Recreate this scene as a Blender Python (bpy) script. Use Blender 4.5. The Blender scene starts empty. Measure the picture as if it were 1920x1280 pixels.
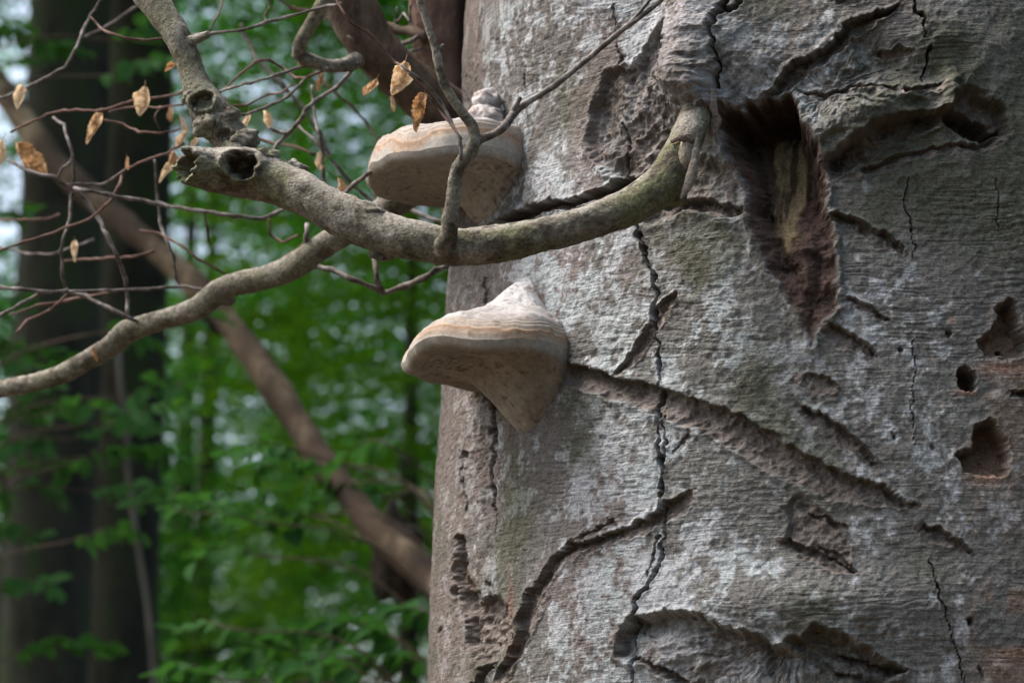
import bpy, bmesh, math, random
import numpy as np

# ------------------------------------------------------------------ camera, sky, sun, exposure
scene = bpy.context.scene
COL = scene.collection
PITCH = math.radians(14.0)
CAMZ = 1.6
FPX = 1920 * 100.0 / 36.0
cd = bpy.data.cameras.new("Camera")
cam = bpy.data.objects.new("Camera", cd)
COL.objects.link(cam)
cam.location = (0, 0, CAMZ)
cam.rotation_euler = (math.pi / 2 + PITCH, 0, 0)
cd.sensor_width = 36.0
cd.lens = 100.0
cd.clip_start = 0.1
cd.clip_end = 2000
cd.dof.use_dof = True
cd.dof.focus_distance = 4.05
cd.dof.aperture_fstop = 4.8
scene.camera = cam

# clockwise from +Y; negative = to the left of the view
SUN_AZ = math.radians(-84)
SUN_EL = math.radians(58)
world = bpy.data.worlds.new("World")
scene.world = world
world.use_nodes = True
wn = world.node_tree
bg = wn.nodes["Background"]
sky = wn.nodes.new("ShaderNodeTexSky")
sky.sky_type = 'NISHITA'
sky.sun_disc = False
sky.sun_elevation = SUN_EL
sky.sun_rotation = SUN_AZ
sky.dust_density = 8.0
sky.air_density = 1.0
sky.ozone_density = 1.0
wn.links.new(sky.outputs[0], bg.inputs[0])
bg.inputs[1].default_value = 0.15
sd = bpy.data.lights.new("Sun", 'SUN')
sd.energy = 0.75
sd.angle = math.radians(20)
sd.color = (1.0, 0.97, 0.93)
sun = bpy.data.objects.new("Sun", sd)
COL.objects.link(sun)
sun.rotation_euler = (math.pi / 2 - SUN_EL, 0, -SUN_AZ + math.pi)

scene.view_settings.view_transform = 'Standard'
scene.view_settings.look = 'None'
scene.view_settings.gamma = 1.0
scene.view_settings.use_curve_mapping = False
scene.view_settings.exposure = 1.75
scene.render.engine = 'CYCLES'
scene.cycles.use_denoising = True
scene.cycles.max_bounces = 6
scene.cycles.diffuse_bounces = 4
scene.cycles.transmission_bounces = 4
scene.cycles.sample_clamp_indirect = 8.0

CAM = np.array([0, 0, CAMZ])
FWD = np.array([0, math.cos(PITCH), math.sin(PITCH)])
UPV = np.array([0, -math.sin(PITCH), math.cos(PITCH)])
RGT = np.array([1.0, 0, 0])


def P(u, v, d):
    """photo pixel + distance along the view -> world point"""
    return CAM + d * (FWD + (u - 960) / FPX * RGT + (640 - v) / FPX * UPV)


def project(p):
    q = p - CAM
    d = q @ FWD
    return 960 + FPX * (q @ RGT) / d, 640 - FPX * (q @ UPV) / d, d


# ------------------------------------------------------------------ noise
def _h(ix, iy, iz, seed):
    h = (ix.astype(np.int64) * 374761393 + iy.astype(np.int64) * 668265263 + iz.astype(np.int64) * 2147483647 + seed * 1274126177) & 0xffffffff
    h = ((h ^ (h >> 13)) * 1274126177) & 0xffffffff
    h = ((h ^ (h >> 16)) * 2246822519) & 0xffffffff
    h = h ^ (h >> 15)
    return (h & 0xffffff).astype(np.float32) / float(0x7fffff) - 1.0


def vn(x, y, seed=0):
    x = np.asarray(x, dtype=np.float64); y = np.asarray(y, dtype=np.float64)
    ix = np.floor(x); iy = np.floor(y)
    fx = x - ix; fy = y - iy
    fx = fx * fx * fx * (fx * (fx * 6 - 15) + 10); fy = fy * fy * fy * (fy * (fy * 6 - 15) + 10)
    z = np.zeros_like(ix)
    a = _h(ix, iy, z, seed); b = _h(ix + 1, iy, z, seed)
    c = _h(ix, iy + 1, z, seed); d = _h(ix + 1, iy + 1, z, seed)
    return (a + (b - a) * fx) * (1 - fy) + (c + (d - c) * fx) * fy


def vn3(x, y, z, seed=0):
    x = np.asarray(x, dtype=np.float64); y = np.asarray(y, dtype=np.float64); z = np.asarray(z, dtype=np.float64)
    ix = np.floor(x); iy = np.floor(y); iz = np.floor(z)
    fx, fy, fz = [t * t * (3 - 2 * t) for t in (x - ix, y - iy, z - iz)]
    r = 0
    for dx in (0, 1):
        for dy in (0, 1):
            for dz in (0, 1):
                w = (fx if dx else 1 - fx) * (fy if dy else 1 - fy) * (fz if dz else 1 - fz)
                r = r + w * _h(ix + dx, iy + dy, iz + dz, seed)
    return r


def fbm(x, y, oc=4, seed=0, gain=0.5):
    r = 0; a = 1.0; t = 0
    for k in range(oc):
        r = r + a * vn(x * 2 ** k, y * 2 ** k, seed + k * 17); t += a; a *= gain
    return r / t


def fbm3(p, f, oc=3, seed=0):
    r = 0; a = 1.0; t = 0
    for k in range(oc):
        r = r + a * vn3(p[:, 0] * f * 2 ** k, p[:, 1] * f * 2 ** k, p[:, 2] * f * 2 ** k, seed + k * 13); t += a; a *= 0.5
    return r / t


def sst(a, b, x):
    t = np.clip((x - a) / (b - a), 0, 1)
    return t * t * (3 - 2 * t)


def lerp(c, target, m):
    return c + (np.asarray(target)[None, :] - c) * m[:, None]


# ------------------------------------------------------------------ mesh helpers
def mesh_np(name, verts, faces, mat=None, cols=None, smooth=True):
    faces = np.asarray(faces)
    n = faces.shape[1]
    me = bpy.data.meshes.new(name)
    me.vertices.add(len(verts))
    me.vertices.foreach_set("co", np.asarray(verts, dtype=np.float32).ravel())
    me.loops.add(faces.size)
    me.loops.foreach_set("vertex_index", faces.astype(np.int32).ravel())
    me.polygons.add(len(faces))
    me.polygons.foreach_set("loop_start", np.arange(0, faces.size, n, dtype=np.int32))
    me.polygons.foreach_set("loop_total", np.full(len(faces), n, dtype=np.int32))
    if smooth:
        me.polygons.foreach_set("use_smooth", np.ones(len(faces), dtype=bool))
    if cols is not None:
        at = me.color_attributes.new("Col", 'FLOAT_COLOR', 'POINT')
        c4 = np.ones((len(verts), 4), dtype=np.float32)
        c4[:, :3] = np.clip(cols, 0.004, 1)
        at.data.foreach_set("color", c4.ravel())
    me.update(calc_edges=True)
    me.validate()
    if mat:
        me.materials.append(mat)
    return me


def obj(name, me, parent=None):
    o = bpy.data.objects.new(name, me)
    COL.objects.link(o)
    if parent is not None:
        o.parent = parent
        o.matrix_parent_inverse = parent.matrix_world.inverted() if False else o.matrix_parent_inverse
    return o


def thing(name, label, cat, group=None):
    o = bpy.data.objects.new(name, None)
    COL.objects.link(o)
    o.empty_display_size = 0.1
    o["label"] = label; o["category"] = cat
    if group:
        o["group"] = group
    return o


def tag(o, label, cat, group=None):
    o["label"] = label; o["category"] = cat
    if group:
        o["group"] = group
    return o


def grid_faces(nr, nc, wrap=False):
    i = np.arange(nr - 1)[:, None] * nc
    j = np.arange(nc if wrap else nc - 1)[None, :]
    jn = (j + 1) % nc
    return np.stack([i + j, i + jn, i + nc + jn, i + nc + j], -1).reshape(-1, 4)


def catmull(pts, step):
    pts = np.asarray(pts, dtype=float)
    if len(pts) < 2:
        return pts
    p = np.vstack([2 * pts[0] - pts[1], pts, 2 * pts[-1] - pts[-2]])
    out = []
    for i in range(1, len(p) - 2):
        L = np.linalg.norm(p[i + 1, :3] - p[i, :3])
        n = max(2, int(math.ceil(L / step)))
        t = np.linspace(0, 1, n, endpoint=False)[:, None]
        a, b, c, d = p[i - 1], p[i], p[i + 1], p[i + 2]
        out.append(0.5 * ((2 * b) + (-a + c) * t + (2 * a - 5 * b + 4 * c - d) * t ** 2 + (-a + 3 * b - 3 * c + d) * t ** 3))
    out.append(p[-2][None, :])
    r = np.vstack(out)
    r[:, 3] = np.maximum(r[:, 3], 1e-4)
    return r


def tube_geo(path, segs, lump=0.0, lumpf=30.0, fine=0.0, finef=200.0, seed=0, cap=True, hollow_end=0.0, dent=None):
    """path: (n,4) world xyz + radius -> verts, quads"""
    c = path[:, :3]; r = path[:, 3]
    n = len(c)
    t = np.gradient(c, axis=0); t /= np.linalg.norm(t, axis=1)[:, None] + 1e-12
    ref = np.array([0, 0, 1.0]) if abs(t[0, 2]) < 0.9 else np.array([0, 1.0, 0])
    nrm = np.zeros_like(c); k = ref - t[0] * (ref @ t[0]); nrm[0] = k / np.linalg.norm(k)
    for i in range(1, n):
        k = nrm[i - 1] - t[i] * (nrm[i - 1] @ t[i]); nrm[i] = k / (np.linalg.norm(k) + 1e-12)
    bn = np.cross(t, nrm)
    a = np.linspace(0, 2 * math.pi, segs, endpoint=False)
    dirs = nrm[:, None, :] * np.cos(a)[None, :, None] + bn[:, None, :] * np.sin(a)[None, :, None]
    rr = np.repeat(r[:, None], segs, 1)
    pos = c[:, None, :] + dirs * rr[..., None]
    if lump or fine:
        q = pos.reshape(-1, 3)
        m = np.zeros(len(q))
        if lump:
            m = m + lump * fbm3(q, lumpf, 3, seed)
        m = m.reshape(n, segs) * rr
        if fine:
            m = m + (fine * fbm3(q, finef, 2, seed + 5)).reshape(n, segs)
        pos = c[:, None, :] + dirs * (rr + m)[..., None]
    if hollow_end > 0:
        for k in range(8):
            jg = vn(np.cos(a) * 1.6 + seed, np.sin(a) * 1.6, seed) * 0.7 + vn(np.cos(a) * 5, np.sin(a) * 5 + seed, seed + 1) * 0.5
            pos[n - 8 + k] += t[-1] * (0.016 * jg * (k / 7.0) ** 2)[:, None] + dirs[n - 8 + k] * (0.003 * jg * (k / 7.0))[:, None]
    v = pos.reshape(-1, 3)
    if dent is not None:
        for (du, dv, ra, rb, dep) in dent:
            uu, vv, dd = project(v)
            q = np.hypot((uu - du) / ra, (vv - dv) / rb) + 0.55 * fbm3(v, 60, 3, seed + 9)
            ctr_d = np.repeat(project(c)[2], segs)
            m = sst(1.05, 0.72, q) * (dd < ctr_d + 0.004)
            v = v + (dep * m)[:, None] * FWD[None, :]
            m2 = np.exp(-((q - 1.25) / 0.22) ** 2) * (dd < ctr_d)
            v = v - (0.010 * m2)[:, None] * FWD[None, :]
    f = [grid_faces(n, segs, True)]
    extra = []
    if cap:
        for end, i0 in ((0, 0), (1, (n - 1) * segs)):
            base = len(v) + len(extra)
            ctr = c[0] if end == 0 else c[-1]
            if end == 1 and hollow_end > 0:
                ring = v[i0:i0 + segs]
                inner = ctr + (ring - ctr) * 0.80
                deep = ctr + (ring - ctr) * 0.6 - t[-1] * hollow_end
                extra += list(inner) + list(deep) + [ctr - t[-1] * hollow_end]
                j = np.arange(segs); jn = (j + 1) % segs
                f.append(np.stack([i0 + j, i0 + jn, base + jn, base + j], -1))
                f.append(np.stack([base + j, base + jn, base + segs + jn, base + segs + j], -1))
                cc = base + 2 * segs
                f.append(np.stack([base + segs + j, base + segs + jn, np.full(segs, cc), np.full(segs, cc)], -1))
            else:
                extra.append(ctr)
                j = np.arange(segs); jn = (j + 1) % segs
                if end == 0:
                    f.append(np.stack([i0 + jn, i0 + j, np.full(segs, base), np.full(segs, base)], -1))
                else:
                    f.append(np.stack([i0 + j, i0 + jn, np.full(segs, base), np.full(segs, base)], -1))
    if extra:
        v = np.vstack([v, np.array(extra)])
    return v, np.vstack(f)


def tri_faces(f):
    """quads (some with a repeated corner) -> triangles"""
    a = f[:, [0, 1, 2]]; b = f[:, [0, 2, 3]]
    k = f[:, 2] != f[:, 3]
    return np.vstack([a, b[k]])


def px_path(pts, depth=None, step=None):
    """[(u, v, r_px) or (u, v, r_px, d)] -> smooth world path"""
    w = []
    for i, p in enumerate(pts):
        if len(p) == 4:
            d = p[3]
        elif callable(depth):
            d = depth(i / max(1, len(pts) - 1))
        else:
            d = depth
        q = P(p[0], p[1], d)
        w.append([q[0], q[1], q[2], p[2] * d / FPX])
    return catmull(w, step or 0.02)


# ------------------------------------------------------------------ materials
def new_mat(name):
    m = bpy.data.materials.new(name); m.use_nodes = True
    nt = m.node_tree
    b = nt.nodes["Principled BSDF"]
    b.inputs["Roughness"].default_value = 0.85
    b.inputs["Specular IOR Level"].default_value = 0.25
    return m, nt, b


def ramp(nt, stops):
    r = nt.nodes.new("ShaderNodeValToRGB")
    e = r.color_ramp.elements
    while len(e) < len(stops):
        e.new(0.5)
    for i, (p, c) in enumerate(stops):
        e[i].position = p; e[i].color = (*c, 1)
    return r


def noise(nt, scale, detail=4, rough=0.6, vec=None):
    n = nt.nodes.new("ShaderNodeTexNoise")
    n.inputs["Scale"].default_value = scale
    n.inputs["Detail"].default_value = detail
    n.inputs["Roughness"].default_value = rough
    if vec is not None:
        nt.links.new(vec, n.inputs["Vector"])
    return n


def obj_coord(nt, scale=(1, 1, 1)):
    tc = nt.nodes.new("ShaderNodeTexCoord")
    mp = nt.nodes.new("ShaderNodeMapping")
    mp.inputs["Scale"].default_value = scale
    nt.links.new(tc.outputs["Object"], mp.inputs["Vector"])
    return mp.outputs[0]


def mix(nt, a, b, fac, mode='MIX'):
    m = nt.nodes.new("ShaderNodeMix"); m.data_type = 'RGBA'; m.blend_type = mode
    for sock, val in ((m.inputs[0], fac), (m.inputs[6], a), (m.inputs[7], b)):
        if hasattr(val, "is_linked") or hasattr(val, "links"):
            nt.links.new(val, sock)
        elif isinstance(val, (int, float)):
            sock.default_value = val
        else:
            sock.default_value = (*val, 1)
    return m.outputs[2]


def bump(nt, height, strength, dist, b):
    k = nt.nodes.new("ShaderNodeBump")
    k.inputs["Strength"].default_value = strength
    k.inputs["Distance"].default_value = dist
    nt.links.new(height, k.inputs["Height"])
    nt.links.new(k.outputs[0], b.inputs["Normal"])


def attr_mat(name, vary=0.25, fscale=260, bscale=500, bdist=0.0015, rough=0.9, bstr=0.6):
    m, nt, b = new_mat(name)
    at = nt.nodes.new("ShaderNodeAttribute"); at.attribute_name = "Col"
    co = obj_coord(nt)
    n = noise(nt, fscale, 4, 0.65, co)
    r = ramp(nt, [(0.3, (1 - vary,) * 3), (0.7, (1 + vary * 0.6,) * 3)])
    nt.links.new(n.outputs[0], r.inputs[0])
    c = mix(nt, at.outputs["Color"], r.outputs[0], 1.0, 'MULTIPLY')
    nt.links.new(c, b.inputs["Base Color"])
    n2 = noise(nt, bscale, 3, 0.6, co)
    bump(nt, n2.outputs[0], bstr, bdist, b)
    b.inputs["Roughness"].default_value = rough
    return m


def noise_mat(name, stops, scale, detail=5, rough=0.85, bscale=120, bdist=0.002, bstr=0.6, stretch=(1, 1, 1), spec=0.25):
    m, nt, b = new_mat(name)
    co = obj_coord(nt, stretch)
    n = noise(nt, scale, detail, 0.65, co)
    r = ramp(nt, stops)
    nt.links.new(n.outputs[0], r.inputs[0])
    nt.links.new(r.outputs[0], b.inputs["Base Color"])
    n2 = noise(nt, bscale, 4, 0.6, co)
    bump(nt, n2.outputs[0], bstr, bdist, b)
    b.inputs["Roughness"].default_value = rough
    b.inputs["Specular IOR Level"].default_value = spec
    return m


def leaf_mat(name, c1, c2, scale=0.8, trans=0.5, tcol=(0.10, 0.22, 0.02), rough=0.6, spec=0.15):
    m, nt, b = new_mat(name)
    co = obj_coord(nt)
    n = noise(nt, scale, 3, 0.6, co)
    r = ramp(nt, [(0.35, c1), (0.65, c2)])
    nt.links.new(n.outputs[0], r.inputs[0])
    nt.links.new(r.outputs[0], b.inputs["Base Color"])
    b.inputs["Roughness"].default_value = rough
    b.inputs["Specular IOR Level"].default_value = spec
    tr = nt.nodes.new("ShaderNodeBsdfTranslucent")
    tc = mix(nt, r.outputs[0], tcol, 0.6)
    nt.links.new(tc, tr.inputs[0])
    ms = nt.nodes.new("ShaderNodeMixShader"); ms.inputs[0].default_value = trans
    out = nt.nodes["Material Output"]
    nt.links.new(b.outputs[0], ms.inputs[1]); nt.links.new(tr.outputs[0], ms.inputs[2])
    nt.links.new(ms.outputs[0], out.inputs[0])
    return m


M_TRUNK = attr_mat("beech_bark", vary=0.45, fscale=300, bscale=420, bdist=0.0022, bstr=0.9)  # strong colour speckle: dark flecks stand in for tiny shadows of the relief
_nt = M_TRUNK.node_tree
_nt.nodes['Principled BSDF'].inputs['Specular IOR Level'].default_value = 0.05
_bp = [n for n in _nt.nodes if n.type == 'BUMP'][0]
_cr = noise(_nt, 1.0, 3, 0.6, obj_coord(_nt, (20, 20, 270)))
_b2 = _nt.nodes.new("ShaderNodeBump"); _b2.inputs["Strength"].default_value = 0.95; _b2.inputs["Distance"].default_value = 0.0026
_nt.links.new(_cr.outputs[0], _b2.inputs["Height"]); _nt.links.new(_bp.outputs[0], _b2.inputs["Normal"])
_nt.links.new(_b2.outputs[0], _nt.nodes["Principled BSDF"].inputs["Normal"])
M_FUNGUS = attr_mat("bracket_fungus", vary=0.26, fscale=160, bscale=420, bdist=0.0010, rough=0.8, bstr=0.5)
M_BRANCH = attr_mat("mossy_branch_bark", vary=0.6, fscale=190, bscale=300, bdist=0.0032, bstr=1.0)
M_TWIG = noise_mat("grey_twig_bark", [(0.35, (0.04, 0.034, 0.03)), (0.5, (0.10, 0.088, 0.082)), (0.68, (0.23, 0.22, 0.22))], 55, bscale=300, bdist=0.001)
M_REDTWIG = noise_mat("red_twig_bark", [(0.35, (0.06, 0.034, 0.027)), (0.6, (0.13, 0.08, 0.068)), (0.75, (0.23, 0.18, 0.165))], 40, bscale=300, bdist=0.001)
M_DARKLIMB = noise_mat("dark_limb_bark", [(0.35, (0.035, 0.025, 0.018)), (0.6, (0.085, 0.062, 0.045)), (0.75, (0.16, 0.14, 0.10))], 45, bscale=160, bdist=0.004, stretch=(1, 1, 0.4))
M_ROTWOOD = noise_mat("brown_rotten_wood", [(0.3, (0.045, 0.027, 0.02)), (0.55, (0.115, 0.075, 0.058)), (0.75, (0.22, 0.17, 0.15))], 22, bscale=90, bdist=0.006, stretch=(1, 1, 0.12))
M_LOG = noise_mat("leaning_log_wood", [(0.35, (0.018, 0.012, 0.008)), (0.52, (0.058, 0.040, 0.025)), (0.68, (0.20, 0.155, 0.10))], 5, bscale=40, bdist=0.008, stretch=(1, 1, 0.4))
M_BARKFLAP = noise_mat("black_bark", [(0.35, (0.012, 0.010, 0.008)), (0.65, (0.035, 0.028, 0.02))], 20, bscale=60, bdist=0.01)
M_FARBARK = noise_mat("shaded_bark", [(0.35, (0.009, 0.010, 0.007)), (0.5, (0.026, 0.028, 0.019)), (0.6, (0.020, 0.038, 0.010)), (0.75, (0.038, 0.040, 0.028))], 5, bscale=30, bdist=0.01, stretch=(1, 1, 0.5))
M_PALEBARK = noise_mat("pale_bark", [(0.35, (0.10, 0.095, 0.085)), (0.65, (0.19, 0.18, 0.16))], 5, bscale=30, bdist=0.01, stretch=(1, 1, 0.5))
M_LEAF = [leaf_mat("beech_leaf", (0.020, 0.080, 0.008), (0.050, 0.155, 0.014), 0.5, tcol=(0.08, 0.32, 0.012)),
          leaf_mat("dark_leaf", (0.012, 0.058, 0.010), (0.032, 0.112, 0.018), 0.5, tcol=(0.04, 0.24, 0.012)),
          leaf_mat("light_leaf", (0.044, 0.128, 0.010), (0.095, 0.215, 0.016), 0.5, tcol=(0.16, 0.40, 0.012))]
M_NEARLEAF = leaf_mat("sapling_leaf", (0.020, 0.075, 0.022), (0.05, 0.13, 0.035), 3.0, trans=0.4, tcol=(0.06, 0.2, 0.02), rough=0.6, spec=0.06)


def dry_leaf_mat():
    m, nt, b = new_mat("dry_leaf")
    co = obj_coord(nt)
    n = noise(nt, 7, 4, 0.65, co)
    r = ramp(nt, [(0.3, (0.24, 0.125, 0.055)), (0.48, (0.42, 0.26, 0.13)), (0.64, (0.62, 0.50, 0.35))])
    oi = nt.nodes.new("ShaderNodeObjectInfo")
    ma = nt.nodes.new("ShaderNodeMath"); ma.operation = 'MULTIPLY_ADD'
    nt.links.new(oi.outputs["Random"], ma.inputs[0]); ma.inputs[1].default_value = 0.34
    mb = nt.nodes.new("ShaderNodeMath"); mb.operation = 'SUBTRACT'; nt.links.new(n.outputs[0], mb.inputs[0]); mb.inputs[1].default_value = 0.15
    nt.links.new(mb.outputs[0], ma.inputs[2])
    nt.links.new(ma.outputs[0], r.inputs[0])
    nt.links.new(r.outputs[0], b.inputs["Base Color"])
    b.inputs["Roughness"].default_value = 0.55
    tr = nt.nodes.new("ShaderNodeBsdfTranslucent")
    nt.links.new(r.outputs[0], tr.inputs[0])
    ms = nt.nodes.new("ShaderNodeMixShader"); ms.inputs[0].default_value = 0.35
    nt.links.new(b.outputs[0], ms.inputs[1]); nt.links.new(tr.outputs[0], ms.inputs[2])
    nt.links.new(ms.outputs[0], nt.nodes["Material Output"].inputs[0])
    return m


M_DRY = dry_leaf_mat()

# ------------------------------------------------------------------ ground
gn = 80
gx = np.linspace(-1, 1, gn); gx = np.sign(gx) * np.abs(gx) ** 2 * 400
GX, GY = np.meshgrid(gx, gx)
near = np.clip(np.hypot(GX, GY) / 60, 0, 1)
GZ = fbm(GX * 0.05, GY * 0.05, 3, 4) * 0.5 * near - 0.01
gm = mesh_np("ground", np.stack([GX, GY, GZ], -1).reshape(-1, 3), grid_faces(gn, gn),
             noise_mat("forest_floor", [(0.35, (0.03, 0.022, 0.014)), (0.55, (0.085, 0.055, 0.03)), (0.72, (0.05, 0.07, 0.02))], 1.5, bscale=12, bdist=0.03))
ground = obj("ground", gm); ground["kind"] = "structure"


def ground_z(x, y):
    return float(fbm(np.array([x * 0.05]), np.array([y * 0.05]), 3, 4)[0] * 0.5 * min(1, math.hypot(x, y) / 60)) - 0.01


# ------------------------------------------------------------------ the big trunk: base surface
AX_AZ = math.radians(7.2); AX_L = 4.6
AX = np.array([AX_L * math.sin(AX_AZ), AX_L * math.cos(AX_AZ)])
E_CAM = -AX / AX_L                               # from the axis towards the viewer
E_RT = np.array([-E_CAM[1], E_CAM[0]])           # to the right
EDGE = [(880, -60), (872, 0), (866, 120), (868, 240), (864, 380), (844, 500), (840, 560), (836, 640), (830, 720), (820, 860), (812, 1000), (806, 1100), (801, 1280), (797, 1400)]
zr = []
for (eu, ev) in EDGE:
    dr = FWD + (eu - 960) / FPX * RGT + (640 - ev) / FPX * UPV
    beta = AX_AZ - math.atan2(dr[0], dr[1])
    R = AX_L * math.sin(beta); Lt = AX_L * math.cos(beta)
    zr.append((CAMZ + dr[2] / math.hypot(dr[0], dr[1]) * Lt, R))
zr.sort()
ZK = np.array([-0.3, 0.0, 0.25, 0.8, 1.5] + [a for a, b in zr] + [4.5, 6.5, 7.6])
RB = zr[0][1]; RT = zr[-1][1]
RK = np.array([RB + 0.55, RB + 0.42, RB + 0.2, RB + 0.06, RB + 0.02] + [b for a, b in zr] + [RT - 0.05, RT - 0.13, RT - 0.2])


def Rz(z):
    return np.interp(z, ZK, RK)


def cyl(th, z, r):
    d = -0  # noqa
    return np.stack([AX[0] + r * (np.sin(th) * E_RT[0] + np.cos(th) * E_CAM[0]),
                     AX[1] + r * (np.sin(th) * E_RT[1] + np.cos(th) * E_CAM[1]), z], -1)


def trunk_hit(u, v):
    """distance along the view at which a photo pixel meets the trunk, and the outward normal"""
    dr = FWD + (u - 960) / FPX * RGT + (640 - v) / FPX * UPV
    for d in np.arange(3.4, 5.2, 0.004):
        p = CAM + d * dr
        h = p[:2] - AX
        if np.hypot(*h) < Rz(p[2]):
            n = np.array([h[0], h[1], 0]); n /= np.linalg.norm(n)
            return d, n
    h = np.array([-E_RT[0], -E_RT[1], 0])
    return AX_L, h


th = np.concatenate([np.arange(-math.pi, -1.7, 0.06), np.arange(-1.7, -1.05, 0.0036), np.arange(-1.05, 0.47, 0.0021), np.arange(0.47, 0.7, 0.006), np.arange(0.7, math.pi - 0.03, 0.06)])
zz = np.concatenate([np.arange(-0.3, 2.0, 0.06), np.arange(2.0, 2.1, 0.008), np.arange(2.1, 3.19, 0.00132), np.arange(3.19, 3.3, 0.01), np.arange(3.3, 7.6, 0.09)])
NC, NR = len(th), len(zz)
TH, ZZ = [a.ravel() for a in np.meshgrid(th, zz)]
r0 = Rz(ZZ)
S = TH * 0.67
# root flare lobes low down, slow undulation everywhere
flare = np.clip((0.9 - ZZ) / 0.9, 0, 1) ** 2
und = 0.012 * vn(S * 2.2, ZZ * 1.1, 3) * (np.abs(TH) < 2.9) + 0.10 * flare * np.cos(TH * 5 + 0.6)
und *= np.clip((TH + 1.45) / 0.25, 0.25, 1)
base = cyl(TH, ZZ, r0 + und)
U, V, DEP = project(base)
vis = (TH > -1.62) & (TH < 0.75) & (ZZ > 1.9) & (ZZ < 3.4)
facing = np.clip((TH + 1.5) / 0.1, 0, 1) * vis
Uo, Vo = U.copy(), V.copy()
MPP = 0.00076
# ragged edges: warp the coordinates in which all features are laid out
wu = 5 * vn(S * 22, ZZ * 22, 11) + 4.5 * vn(S * 75, ZZ * 75, 12) + 2.2 * vn(S * 210, ZZ * 210, 13)
wv = 5 * vn(S * 22, ZZ * 22, 21) + 4.5 * vn(S * 75, ZZ * 75, 22) + 2.2 * vn(S * 210, ZZ * 210, 23)
Us = U + 7 * vn(S * 18, ZZ * 18, 11) + 5 * vn(S * 48, ZZ * 48, 12); Vs = V + 7 * vn(S * 18, ZZ * 18, 21) + 5 * vn(S * 48, ZZ * 48, 22)
U = U + wu; V = V + wv

dn = np.zeros(len(U))       # displacement outwards
dz = np.zeros(len(U))       # displacement up
wr = np.ones(len(U))        # strength of the horizontal wrinkles
gr = np.ones(len(U))        # strength of the grain
raw = np.zeros(len(U))      # exposed brown wood
crk_in = np.zeros(len(U))   # inside of the drying cracks, their shade put into a dark brown
C = np.zeros((len(U), 3))


def box(u0, u1, v0, v1, pad=30):
    return np.nonzero((U > u0 - pad) & (U < u1 + pad) & (V > v0 - pad) & (V < v1 + pad) & vis)[0]


def poly_line(idx, pts):
    """signed side distance, half width and arc fraction of each point to a polyline (u, v, hw)"""
    x = U[idx]; y = V[idx]
    best = np.full(len(idx), 1e9); sd_ = np.zeros(len(idx)); hw = np.ones(len(idx)); tt = np.zeros(len(idx))
    n = len(pts) - 1
    for i in range(n):
        a = pts[i]; b = pts[i + 1]
        dx, dy = b[0] - a[0], b[1] - a[1]
        L2 = dx * dx + dy * dy + 1e-9
        t = np.clip(((x - a[0]) * dx + (y - a[1]) * dy) / L2, 0, 1)
        ex = x - a[0] - t * dx; ey = y - a[1] - t * dy
        d = np.hypot(ex, ey)
        s = np.sign(dx * ey - dy * ex)
        k = d < best
        best[k] = d[k]; sd_[k] = (s * d)[k]; hw[k] = (a[2] + (b[2] - a[2]) * t)[k]; tt[k] = ((i + t) / n)[k]
    return sd_, best, hw, tt


def bbox(pts, pad=40):
    us = [p[0] for p in pts]; vs = [p[1] for p in pts]
    return box(min(us), max(us), min(vs), max(vs), pad)


def gouge(pts, depth, lip=0.003, raw_c=1.0, slope=1.0, sharp=0.07):
    """a trench with a sharp upper edge that climbs gently to its lower edge (points run left to right)"""
    idx = bbox(pts, 60)
    s, d, hw, t = poly_line(idx, pts)
    q = s / hw
    end = sst(0, 0.06, t) * (1 - sst(0.94, 1.0, t))
    ins = sst(-1 - sharp, -1 + sharp, q) * (1 - sst(0.75, 1.1, q))
    prof = ins * np.clip(1 - slope * (q + 0.8) / 1.9, 0.0, 1) ** 0.8
    dn[idx] -= depth * prof * np.clip(end, 0.15, 1)
    lp = np.exp(-((q + 1.15) / 0.28) ** 2) + 0.55 * np.exp(-((q - 1.02) / 0.2) ** 2)
    dn[idx] += lip * lp * end
    dz[idx] -= 0.5 * lip * np.exp(-((q + 1.12) / 0.2) ** 2) * end
    raw[idx] = np.maximum(raw[idx], raw_c * ins)
    wr[idx] *= 1 - 0.85 * ins
    gr[idx] += 1.2 * ins


def crack(pts, depth=0.022):
    idx = bbox(pts, 25)
    s, d, hw, t = poly_line(idx, pts)
    hw = hw * (0.78 + 0.3 * vn(V[idx] / 14.0, U[idx] / 40.0, 61))
    m = 1 - sst(0.55, 1.15, d / np.maximum(hw, 0.6))
    dn[idx] -= depth * m
    lp = np.exp(-((d / hw - 1.6) / 0.6) ** 2)
    dn[idx] += 0.0012 * lp
    raw[idx] = np.maximum(raw[idx], m)
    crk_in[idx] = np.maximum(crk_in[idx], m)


def sdf_poly(idx, pts, soft=False):
    x = (Us if soft else U)[idx]; y = (Vs if soft else V)[idx]
    d = np.full(len(idx), 1e9); ins = np.zeros(len(idx), bool)
    n = len(pts)
    for i in range(n):
        a = pts[i]; b = pts[(i + 1) % n]
        dx, dy = b[0] - a[0], b[1] - a[1]
        t = np.clip(((x - a[0]) * dx + (y - a[1]) * dy) / (dx * dx + dy * dy + 1e-9), 0, 1)
        d = np.minimum(d, np.hypot(x - a[0] - t * dx, y - a[1] - t * dy))
        c = ((a[1] > y) != (b[1] > y)) & (x < (b[0] - a[0]) * (y - a[1]) / (b[1] - a[1] + 1e-9) + a[0])
        ins ^= c
    return np.where(ins, -d, d)


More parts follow.
